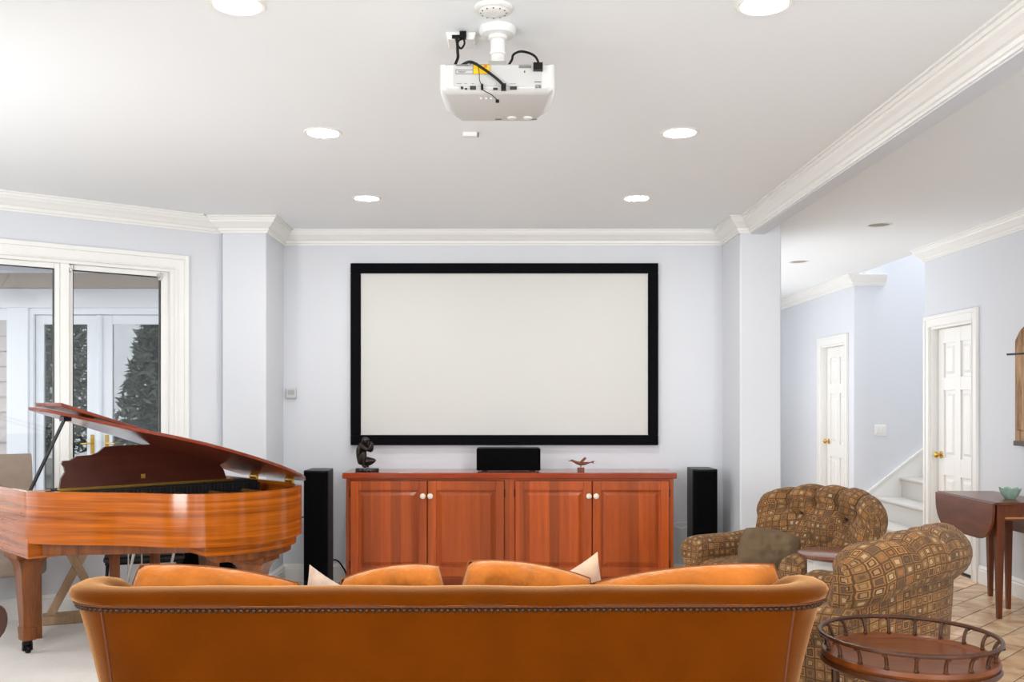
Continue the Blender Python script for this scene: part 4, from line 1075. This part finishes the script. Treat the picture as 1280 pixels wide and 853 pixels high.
def sec(H, fl):
    """closed cross-section (outward offset, z)"""
    fo = lambda z: fl*max(0,(z-.25)/(H-.25))**1.8
    out = [(0,.10)] + [(fo(z), z) for z in [lerp(.12,H-.045,k/12) for k in range(13)]]
    o1 = fo(H-.045)
    out += [(o1+.014,H-.040),(o1+.020,H-.024),(o1+.014,H-.010),(o1-.004,H-.001),(o1-.035,H+.004),(o1-.07,H+.0),(o1-.098,H-.016),(o1-.112,H-.04),(o1-.118,H-.08)]
    out += [(lerp(o1-.118,-.15,k/5), lerp(H-.08,.34,k/5)) for k in range(1,6)] + [(-.15,.10)]
    return out
def surf(t_, k, H=None):
    x, y, nx, ny, fl, h = plan(t_); pr = sec(h, fl); o_, z = pr[k]
    return (x+nx*o_, y+ny*o_, z)
NS = 29; NT_ = 120
mb = MB(); nsec = len(sec(HB,.03))
def sg(a, b_):
    k = int(round(b_*nsec)) % nsec
    x, y, z = surf(a, k)
    if 13 < k < 23: z += .004*noise.noise(Vector((x*5,y*5,.3)))
    return (x, y, z)
mb.grid(sg, NT_, nsec, closed_v=True, caps=True)
fr_ = obj('frame', mb, SUEDE, sofa, smooth=True, angle=50)
# seams of the back panel and piping under the roll
def on_outer(t_, z_):
    x, y, nx, ny, fl, h = plan(t_); o_ = fl*max(0,(z_-.25)/(h-.25))**1.8
    return Vector((x+nx*o_, y+ny*o_, z_)), Vector((nx,ny,0))
Ls = [.62, RC*math.pi/2, 2*(XH-RC), RC*math.pi/2, .62]; TOT = sum(Ls)
for tt in ((Ls[0]+Ls[1]*.57)/TOT, (Ls[0]+Ls[1]+Ls[2]+Ls[3]*.43)/TOT):
    path = []
    for k in range(20):
        p, nn = on_outer(tt, lerp(.12, HB-.05, k/19)); path.append(p+nn*.001)
    mb = MB(); mb.tube(path, .0035, n=6); obj('seam_piping', mb, PIPE, sofa, smooth=True)
path = []
for k in range(NT_+1):
    t_ = lerp((Ls[0]-.25)/TOT, 1-(Ls[0]-.25)/TOT, k/NT_); h = plan(t_)[5]; p, nn = on_outer(t_, h-.044); path.append(p+nn*.006)
mb = MB(); mb.tube(path, .0045, n=6); obj('top_welt', mb, PIPE, sofa, smooth=True)
nm = MB(); nm.lathe([(.0078,0),(.0072,.003),(.0042,.006),(0,.0068)], n=10); nme = mesh_from('nail_head', nm, NAIL, True)
def nail_pt(t_):
    h = plan(t_)[5]; return on_outer(t_, h-.056)
ts = [lerp((Ls[0]-.02)/TOT, 1-(Ls[0]-.02)/TOT, k/3000) for k in range(3001)]
acc = 1; last = None; nails = []
for t_ in ts:
    p, nn = nail_pt(t_)
    if last is not None: acc += (p-last).length
    last = p
    if acc >= .0168: nails.append((p, nn)); acc = 0
for p, nn in nails:
    q = Vector((0,0,1)).rotation_difference(nn)
    o_ = obj('nail_head', nme, None, sofa, loc=p); o_.rotation_mode = 'QUATERNION'; o_.rotation_quaternion = q
mb = MB(); mb.box(-XH+.15,XH-.15,.14,.80,.12,.30); obj('seat_base', mb, SUEDE, sofa, bevel=.02)
for k in range(3):
    x0 = -XH+.16+k*(2*XH-.32)/3; mb = MB(); mb.box(x0+.004,x0+(2*XH-.32)/3-.004,.16,.83,.30,.45); obj('seat_cushion', mb, SUEDE, sofa, bevel=.05, seg=4)
mb = MB(); mb.box(-XH+.02,XH-.02,.02,.78,.06,.12); obj('plinth', mb, SUEDE, sofa, bevel=.01)
for x in (-.9,.9):
    for y in (.06,.72):
        mb = MB(); mb.lathe([(.022,0),(.032,.062)], (x,y,0), n=12); obj('leg', mb, WALD, sofa)

def pillow(name, wd, ht, th, mat, seed, wr=.012, pinch=.10, n=26, pipe=None, rnd=0, label='', cat='cushion', loc=(0,0,0), rot=(0,0,0), group=None, squash=2.6):
    """soft cushion standing on its lower edge: local x = width, z = height, y = thickness"""
    def shp(p, q, sd):
        ex = 1-pinch*(1-q*q)*(abs(p)**3); ez = 1-pinch*(1-p*p)*(abs(q)**3)
        t_ = max(0,(1-abs(p)**squash)*(1-abs(q)**squash))**.55
        nz_ = noise.noise(Vector((p*2.2+seed*7, q*2.2, sd*3.1)))*wr*2 + noise.noise(Vector((p*5+seed*3, q*4, sd)))*wr + noise.noise(Vector((p*9+q*6+seed, q*3-p*2, sd*2)))*wr*.6
        return Vector((p*wd/2*ex*math.sqrt(1-rnd*q*q/2), sd*(th/2*t_ + nz_*t_), q*ht/2*ez*math.sqrt(1-rnd*p*p/2)))
    mb = MB()
    mb.grid(lambda a, b_: shp(2*a-1, 2*b_-1, -1), n, n)
    mb.grid(lambda a, b_: shp(2*a-1, 2*b_-1, 1), n, n)
    e_ = thing(name, label, cat, loc, rot=rot, group=group)
    obj('cover', mb, mat, e_, smooth=True, angle=80)
    if pipe:
        edge = [shp(-1+2*k/n,-1,1) for k in range(n)]+[shp(1,-1+2*k/n,1) for k in range(n)]+[shp(1-2*k/n,1,1) for k in range(n)]+[shp(-1,1-2*k/n,1) for k in range(n)]
        mb = MB(); mb.tube(edge, .003, n=6, closed=True); obj('piping', mb, pipe, e_, smooth=True)
    return e_
def pz(px, Y): return (px-CX)*Y/F
PIPE2 = plain('cushion_piping', srgb(140,76,26), .8)
SUEDE_LIT = plain('orange_suede_lit', srgb(196,114,46), .85, spec=.05, noise_amt=.22, nscale=5, bump=1.0, bscale=7, bdist=.035, sheen=.8, sheen_tint=(1,.62,.36))  # same suede as the frame, paler base colour imitates its lit look
FLORAL = plain('pale_floral_linen', srgb(214,190,170), .9, noise_amt=.22, nscale=16, bump=.2, bscale=250)
def zt_(py, Y): return CAMZ-(py-CY)*Y/F
def cush(px0, px1, pyt, Y, ang, seed, label, h=.46, th=.19):
    wd = pz(px1,Y)-pz(px0,Y); cxm = (pz(px0,Y)+pz(px1,Y))/2; top_ = zt_(pyt, Y)
    hh = h
    rise = (wd/2)*abs(math.sin(ang)) + hh/2*math.cos(ang)
    return pillow('sofa_cushion', wd, hh, th, SUEDE_LIT, seed, label=label, loc=(cxm, Y, top_-rise*.97), rot=(R(-6), ang, 0), pipe=PIPE2, group='orange sofa back cushions', squash=4, pinch=.0, wr=.030, rnd=.34)
cush(152, 372, 702, 3.02, R(6.5), 1, 'orange suede back cushion at sofa left end, slumped below the piano', h=.45)
cush(430, 566, 703, 3.02, R(-8), 2, 'narrow orange suede back cushion left of sofa centre')
cush(566, 735, 697, 3.02, R(8), 3, 'orange suede back cushion right of sofa centre, highest at left')
cush(735, 990, 701, 3.02, R(-6), 4, 'wide orange suede back cushion at sofa right end')
def throw(tipx, tipy, Y, ang, label, seed, mat, size=.44):
    # a square cushion turned so that one corner points up
    c = Vector((pz(tipx,Y), Y, zt_(tipy,Y)))
    d = size/2*math.sqrt(2)
    a = ang   # direction of the corner from vertical
    loc = c - Vector((math.sin(a)*d, 0, math.cos(a)*d))
    return pillow('throw_pillow', size, size, .13, mat, seed, label=label, loc=loc, rot=(R(0), a-R(45), 0), pinch=.16, group='pale throw pillows', wr=.008)
throw(387, 706, 3.18, R(-24), 'pale throw pillow corner poking up left, between orange cushions', 5, FLORAL)
throw(747, 690, 3.22, R(24), 'cream throw pillow corner poking up before the third cabinet door', 6, plain('cream_velvet', srgb(222,190,160), .85, noise_amt=.15, nscale=10, sheen=.3))

# ================================================================== patterned armchairs
SQ = fabric_squares('squares_fabric')
MAHL = wood('dark_leg_wood', srgb(50,28,16), srgb(84,50,30), (9,9,1.2), .4, .2)
BT = .91
def back_profile(a):
    """closed loop (y, z) of the backrest at side position a in -1..1; returns list"""
    drop = .10*abs(a)**3.2
    T = BT-drop
    fwd = -.16*abs(a)**2.4          # the sides sweep forward
    out = []
    rl = .115
    # inner face, bottom to top
    for k in range(13):
        s_ = k/12; z = lerp(.36, T-.10, s_); y = lerp(.19, .27, s_) + .03*math.sin(math.pi*s_)*-1
        out.append((y, z))
    cy, cz = .345, T-.105
    for k in range(1, 15):
        an = lerp(math.pi*.98, -math.pi*.42, k/14)
        out.append((cy+.098*math.cos(an), cz+.107*math.sin(an)))
    # outer back down
    for k in range(1, 9):
        s_ = k/8; out.append((lerp(.372, .335, s_), lerp(cz-.115, .10, s_)))
    out.append((.20,.10)); out.append((.19,.20))
    return [(y+fwd, z) for y, z in out]
NP = len(back_profile(0))
def back_pt(a_, b_, hw):
    a = 2*a_-1
    k = b_*NP; k0 = int(k) % NP
    pr = back_profile(a*.98)
    y, z = pr[k0]
    # end rounding: shrink the section towards its middle line near the two sides
    e = max(0, (abs(a)-.86)/.14); sh = math.sqrt(max(0, 1-e*e*.92))
    cyy = sum(p[0] for p in pr[:28])/28
    y = cyy+(y-cyy)*sh
    if z > .55: z = .55+(z-.55)*(1-.16*(1-sh))
    x = hw*a*(1+.05*sstep(.45,.9,z))
    return Vector((x, y, z))
def tuft(a, z):
    """pillowed relief 0..1 of a deep-buttoned back: a in -1..1, z height"""
    p = a*2.5; q = (z-.44)/.30
    if q < 1.0:
        f = (abs(math.sin(math.pi*(p+q)*.5))*abs(math.sin(math.pi*(p-q)*.5)))
        f = f**.42
    else:
        f = abs(math.cos(math.pi*p))**.5
    return f
def armchair(name, label, loc, rz, group):
    e = thing(name, label, 'armchair', loc, rz, group)
    HW = .405
    def bp(a_, b_):
        v = back_pt(a_, b_, HW); k0 = int(round(b_*NP)) % NP; a = 2*a_-1
        if k0 < 24:
            f = tuft(a, v.z if k0 < 13 else .80)
            fade = sstep(0,3,k0)*(1-sstep(17,24,k0))*(1-sstep(.88,1,abs(a)))
            v.y -= (f-.45)*.075*fade if k0 < 16 else (f-.45)*.03*fade
            if 12 <= k0 < 22: v.z += (f-.6)*.028*fade
        return v
    mb = MB(); mb.grid(bp, 88, NP, closed_v=True, caps=True)
    obj('backrest', mb, SQ, e, smooth=True, angle=75)
    # corner pleat welts on the outside back
    for sx in (-1,1):
        path = [back_pt(.5+sx*.43, k/NP, HW)+Vector((0,.004,0)) for k in range(28, NP-2)]
        mb = MB(); mb.tube(path, .005, n=6); obj('back_welt', mb, SQ, e, smooth=True)
    # button in each tuft valley
    for q in range(0, 2):
        for p in range(-2, 3):
            if (p+q) % 2: continue
            a = p/2.5; z = .44+.30*q
            if abs(a) > .85: continue
            pr = back_profile(a*.98); yy = min(pr[:13], key=lambda t_: abs(t_[1]-z))[0]
            mb = MB(); mb.ball((HW*a, yy+.016, z), .011, .006, .011, 10, 6); obj('button', mb, MAHL, e, smooth=True)
    # rolled arms
    for sx in (-1,1):
        prof = []
        for k in range(8): prof.append((.30, lerp(.30,.52,k/7)))
        for k in range(1,13):
            an = lerp(math.pi*.96, -math.pi*.30, k/12); prof.append((.385+.085*math.cos(an), .535+.075*math.sin(an)))
        for k in range(1,7): prof.append((lerp(.425,.41,k/6), lerp(.505,.12,k/6)))
        prof.append((.30,.12)); m_ = len(prof)
        def ap(a_, b_, sx=sx, prof=prof, m_=m_):
            x, z = prof[int(round(b_*m_)) % m_]
            y = lerp(-.40, .22, a_); e_ = max(0, (.09-a_)/.09); sh = math.sqrt(max(0,1-e_*e_*.8))
            x = .372+(x-.372)*(.86+.14*sh); z = z if z < .3 else .3+(z-.3)*(.90+.10*sh)
            z += .02*sstep(.4,1,a_) if z > .4 else 0
            return Vector((sx*x*1.0, y-.02*math.sin(math.pi*min(1,max(0,(z-.1)/.5)))*(1-a_), z))
        mb = MB(); mb.grid(ap, 24, m_, closed_v=True, caps=True); obj('arm', mb, SQ, e, smooth=True, angle=70)
    mb = MB(); mb.grid(lambda a_, b_: (lerp(-.30,.30,a_), *( (lambda an: (-.11+.30*math.copysign(abs(math.cos(an))**.45, math.cos(an)), .395+.085*math.copysign(abs(math.sin(an))**.55, math.sin(an))))(2*math.pi*b_))), 14, 36, closed_v=True, caps=True)
    obj('seat_cushion', mb, SQ, e, smooth=True, angle=60)
    mb = MB(); mb.grid(lambda a_, b_: (lerp(-.31,.31,a_), -.375 if b_ < .5 else .24, lerp(.12,.33, 1-abs(2*((b_*2)%1)-1)) if False else (lerp(.12,.33,b_*2) if b_ < .5 else lerp(.33,.12,b_*2-1))), 8, 8, closed_v=True, caps=True)
    obj('seat_base', mb, SQ, e)
    for x in (-.33,.33):
        for y in (-.33,.24):
            mb = MB(); mb.frustum((x,y,0),.018,.018,(x,y,.125),.028,.028); obj('leg', mb, MAHL, e, bevel=.003)
    return e
# local front is -y
armchair('tufted_armchair', 'tufted armchair in small-squares fabric, facing the room beside the pillar', (1.70, 5.63, 0), math.atan2(-.48,-.88)+R(90), 'patterned armchairs').scale = (1.06,1.06,.975)
armchair('tufted_armchair', 'patterned armchair seen from behind, next to the tray table', (1.475, 4.06, 0), math.atan2(.72,-.69)+R(90), 'patterned armchairs').scale = (1,1,.985)
pillow('lap_cushion', .34, .27, .15, plain('olive_brown_cloth', srgb(104,84,60), .9, noise_amt=.12, nscale=12, bump=.2, bscale=240), 9, label='plain olive brown cushion lying in the far tufted armchair', loc=(1.50,5.40,.565), rot=(R(-38), R(8), R(-20)), rnd=.5, pinch=0)

# leather club chair at the left picture edge
LEA = plain('brown_leather', srgb(70,40,28), .35, noise_amt=.2, nscale=9, bump=.2, bscale=90)
e = thing('leather_armchair', 'dark brown leather armchair cut off at the lower left edge', 'armchair', (-2.44, 3.47, 0), R(75))
for sx in (-1,1):
    mb = MB(); mb.box(sx*.30-.06 if sx>0 else -.42, .42 if sx>0 else -.24, -.36,.36,.10,.50); obj('arm_panel', mb, LEA, e, bevel=.05, seg=4)
    mb = MB(); mb.tube([(sx*.35,-.40,.545),(sx*.35,-.2,.55),(sx*.35,.2,.57),(sx*.35,.36,.60)], [.072,.082,.082,.07], n=18); obj('arm_roll', mb, LEA, e, smooth=True)
mb = MB(); mb.box(-.25,.25,-.38,.28,.28,.46); obj('seat_cushion', mb, LEA, e, bevel=.05, seg=4)
mb = MB(); mb.box(-.25,.25,-.34,.34,.10,.28); obj('seat_base', mb, LEA, e, bevel=.02)
mb = MB(); mb.box(-.40,.40,.26,.44,.10,.78); obj('backrest', mb, LEA, e, bevel=.06, seg=4)
for x in (-.34,.34):
    for y in (-.30,.34):
        mb = MB(); mb.lathe([(.02,0),(.03,.11)], (x,y,0), n=12); obj('leg', mb, MAHL, e)
# ================================================================== gallery tray table beside the sofa
BAMB = wood('faux_bamboo_wood', srgb(40,20,9), srgb(90,48,22), (6,6,6), .35, .15, bands=.5)
TRAYW = wood('tray_wood', srgb(74,34,10), srgb(132,70,26), (3,9,9), .35, .1, bands=.6, seed=4)
e = thing('tray_table', 'round wooden tray table with spindle gallery rail at lower right', 'side table', (1.248, 2.95, 0))
RT, ZTR = .246, .622
mb = MB(); mb.lathe([(0,ZTR-.012),(RT+.004,ZTR-.012),(RT+.010,ZTR-.002),(RT+.006,ZTR+.010),(RT-.006,ZTR+.012),(RT-.016,ZTR+.004),(RT-.018,ZTR),(0,ZTR)], n=64); obj('tray', mb, TRAYW, e, smooth=True, angle=35)
mb = MB(); mb.lathe([(RT-.016,ZTR-.030),(RT+.008,ZTR-.030),(RT+.014,ZTR-.022),(RT+.008,ZTR-.012),(RT-.016,ZTR-.012),(RT-.016,ZTR-.030)], n=64); obj('apron_ring', mb, BAMB, e, smooth=True, angle=35)
RR = RT+.012
mb = MB(); mb.tube([(RR*math.cos(2*math.pi*k/72), RR*math.sin(2*math.pi*k/72), ZTR+.062) for k in range(72)], .007, n=8, closed=True); obj('gallery_rail', mb, BAMB, e, smooth=True)
for k in range(19):
    a = 2*math.pi*(k+.3)/19; d = Vector((math.cos(a), math.sin(a), 0))
    b0 = d*(RT-.006); p0 = b0+Vector((0,0,ZTR+.008)); p3 = d*RR+Vector((0,0,ZTR+.060))
    mb = MB(); mb.tube(catmull([p0, p0+Vector((0,0,.018)), p0+d*.006+Vector((0,0,.036)), p3],5), [.0058]*8+[.0055]*8, n=8); sp_ = obj('spindle', mb, BAMB, e, smooth=True)
    for pz_ in (p0+Vector((0,0,.006)), p3-Vector((0,0,.006))):
        mb = MB(); mb.ball(tuple(pz_), .0085, .0085, .005, 8, 5); obj('collar', mb, BAMB, sp_, smooth=True)
mb = MB()
for k in range(4):
    a = math.pi/4+k*math.pi/2+.35
    for da in (-.09,.09):
        x, y = (RT-.035)*math.cos(a+da), (RT-.035)*math.sin(a+da)
        mb = MB(); mb.tube([(x,y,0),(x*.98,y*.98,.2),(x,y,.4),(x*1.02,y*1.02,ZTR-.012)], .011, n=8); obj('leg', mb, BAMB, e, smooth=True)
mb = MB(); mb.tube([((RT-.035)*math.cos(2*math.pi*k/40), (RT-.035)*math.sin(2*math.pi*k/40), .2) for k in range(40)], .008, n=8, closed=True); obj('stretcher', mb, BAMB, e, smooth=True)

# small round table between the armchairs
e = thing('lamp_table', 'small round wooden table with white base between the two armchairs', 'side table', (1.685, 4.80, 0))
mb = MB(); mb.lathe([(0,.620),(.17,.620),(.195,.627),(.203,.636),(.200,.645),(.19,.649),(0,.649)], n=48); obj('table_top', mb, wood('table_top_wood', srgb(92,44,22), srgb(136,74,40), (2,9,9), .25, .5, bands=.6, seed=7), e, smooth=True, angle=35)
WP = plain('white_painted_wood', srgb(226,224,218), .5)
n = 8; ring = [(0.155*math.cos(2*math.pi*(k+.5)/n), 0.155*math.sin(2*math.pi*(k+.5)/n)) for k in range(n)]
mb = MB(); mb.prism(ring, .05, .620); obj('drum_base', mb, WP, e, bevel=.004)
for k in range(n):
    a = 2*math.pi*(k+1)/n; d = Vector((math.cos(a), math.sin(a))); tt = Vector((-d.y, d.x)); c = d*.1446
    q = [c-tt*.042-d*.002, c+tt*.042-d*.002, c+tt*.042+d*.004, c-tt*.042+d*.004]
    mb = MB(); mb.prism([tuple(x) for x in q][::-1], .10, .60); obj('side_panel', mb, WP, e, bevel=.002)
mb = MB(); mb.lathe([(.165,0),(.165,.05),(.155,.056)], n=32); obj('plinth', mb, WP, e)

# ================================================================== drop-leaf table in the hall, with bowl
DLW = wood('drop_leaf_mahogany', srgb(78,36,14), srgb(128,66,32), (9,1.4,9), .3, .15, bands=.5, seed=9)
DLL = wood('drop_leaf_legs', srgb(64,28,12), srgb(124,62,28), (9,9,1.2), .35, .1, bands=.5, seed=10)
tx0, tx1, ty0, ty1, tz = 3.165, 3.57, 6.16, 6.98, .755
e = thing('drop_leaf_table', 'dark mahogany drop-leaf table against the right hall wall', 'table', (tx0, ty0, 0))
W_, L2 = tx1-tx0, ty1-ty0
mb = MB(); mb.box(0, W_, 0, L2, tz-.018, tz); obj('table_top', mb, DLW, e, bevel=.004)
def leaf(x, sgn):
    pts_ = [(0,0),(L2,0)] + [(L2-.0-.20*(1-math.cos(math.pi/2*k/8)), -.05-.20*math.sin(math.pi/2*k/8)) for k in range(9)] + [(.20*(1-math.cos(math.pi/2*k/8)), -.05-.20*math.sin(math.pi/2*k/8)) for k in range(8,-1,-1)]
    m2 = MB(); k = len(pts_); dx = .016*sgn
    m2.v = [(x, y, tz-.006+z) for y, z in pts_] + [(x+dx, y, tz-.006+z) for y, z in pts_]
    m2.f = [tuple(range(k)), tuple(range(2*k-1,k-1,-1))]+[(i,(i+1)%k,(i+1)%k+k,i+k) for i in range(k)]
    return m2
obj('drop_leaf', leaf(-.002, -1), DLW, e, bevel=.003)
obj('drop_leaf', leaf(W_+.002, 1), DLW, e, bevel=.003)
for y in (.03, L2-.05):
    mb = MB(); mb.box(.05, W_-.05, y, y+.02, tz-.12, tz-.018); obj('apron', mb, DLW, e)
for x in (.03, W_-.05):
    mb = MB(); mb.box(x, x+.02, .05, L2-.05, tz-.12, tz-.018); obj('apron', mb, DLW, e)
mb = MB(); mb.box(.05, W_-.05, .024, .030, tz-.108, tz-.098); obj('inlay', mb, plain('light_inlay', srgb(186,130,74), .3), e)
for x in (.045, W_-.045):
    for y in (.045, L2-.045):
        mb = MB(); mb.frustum((x,y,0),.014,.014,(x,y,tz-.018),.028,.028); obj('leg', mb, DLL, e, bevel=.002)
mb = MB(); mb.frustum((.26,.34,0),.013,.013,(.26,.34,tz-.12),.022,.022); obj('gate_leg', mb, DLL, e, bevel=.002)
mb = MB(); mb.box(.04,.29,.33,.35,tz-.12,tz-.06); obj('gate_rail', mb, DLL, e)
CEL = plain('celadon_ceramic', srgb(150,182,164), .25, noise_amt=.12, nscale=20, coat=.4)
s_ = 187.0
e = thing('petal_bowl', 'small pale green petal-rim bowl on the drop-leaf table', 'bowl', ((1262.5-CX)/s_, F/s_, tz))
def bowl(a_, b_):
    an = 2*math.pi*a_; k = b_
    pr = [(.0,.004),(.026,.004),(.030,.0),(.034,.004),(.050,.022),(.060,.046),(.064,.062),(.060,.060),(.046,.026),(.028,.010),(.0,.009)]
    i = min(int(round(b_*10)), 10); r, z = pr[i]
    sc_ = 1+.10*abs(math.sin(3.5*an))*(z/.06)**2
    return (r*sc_*math.cos(an), r*sc_*math.sin(an), z+ (.010*abs(math.sin(3.5*an))*(z/.06)**3))
mb = MB(); mb.grid(bowl, 56, 10, closed_u=True); obj('bowl', mb, CEL, e, smooth=True, angle=70)
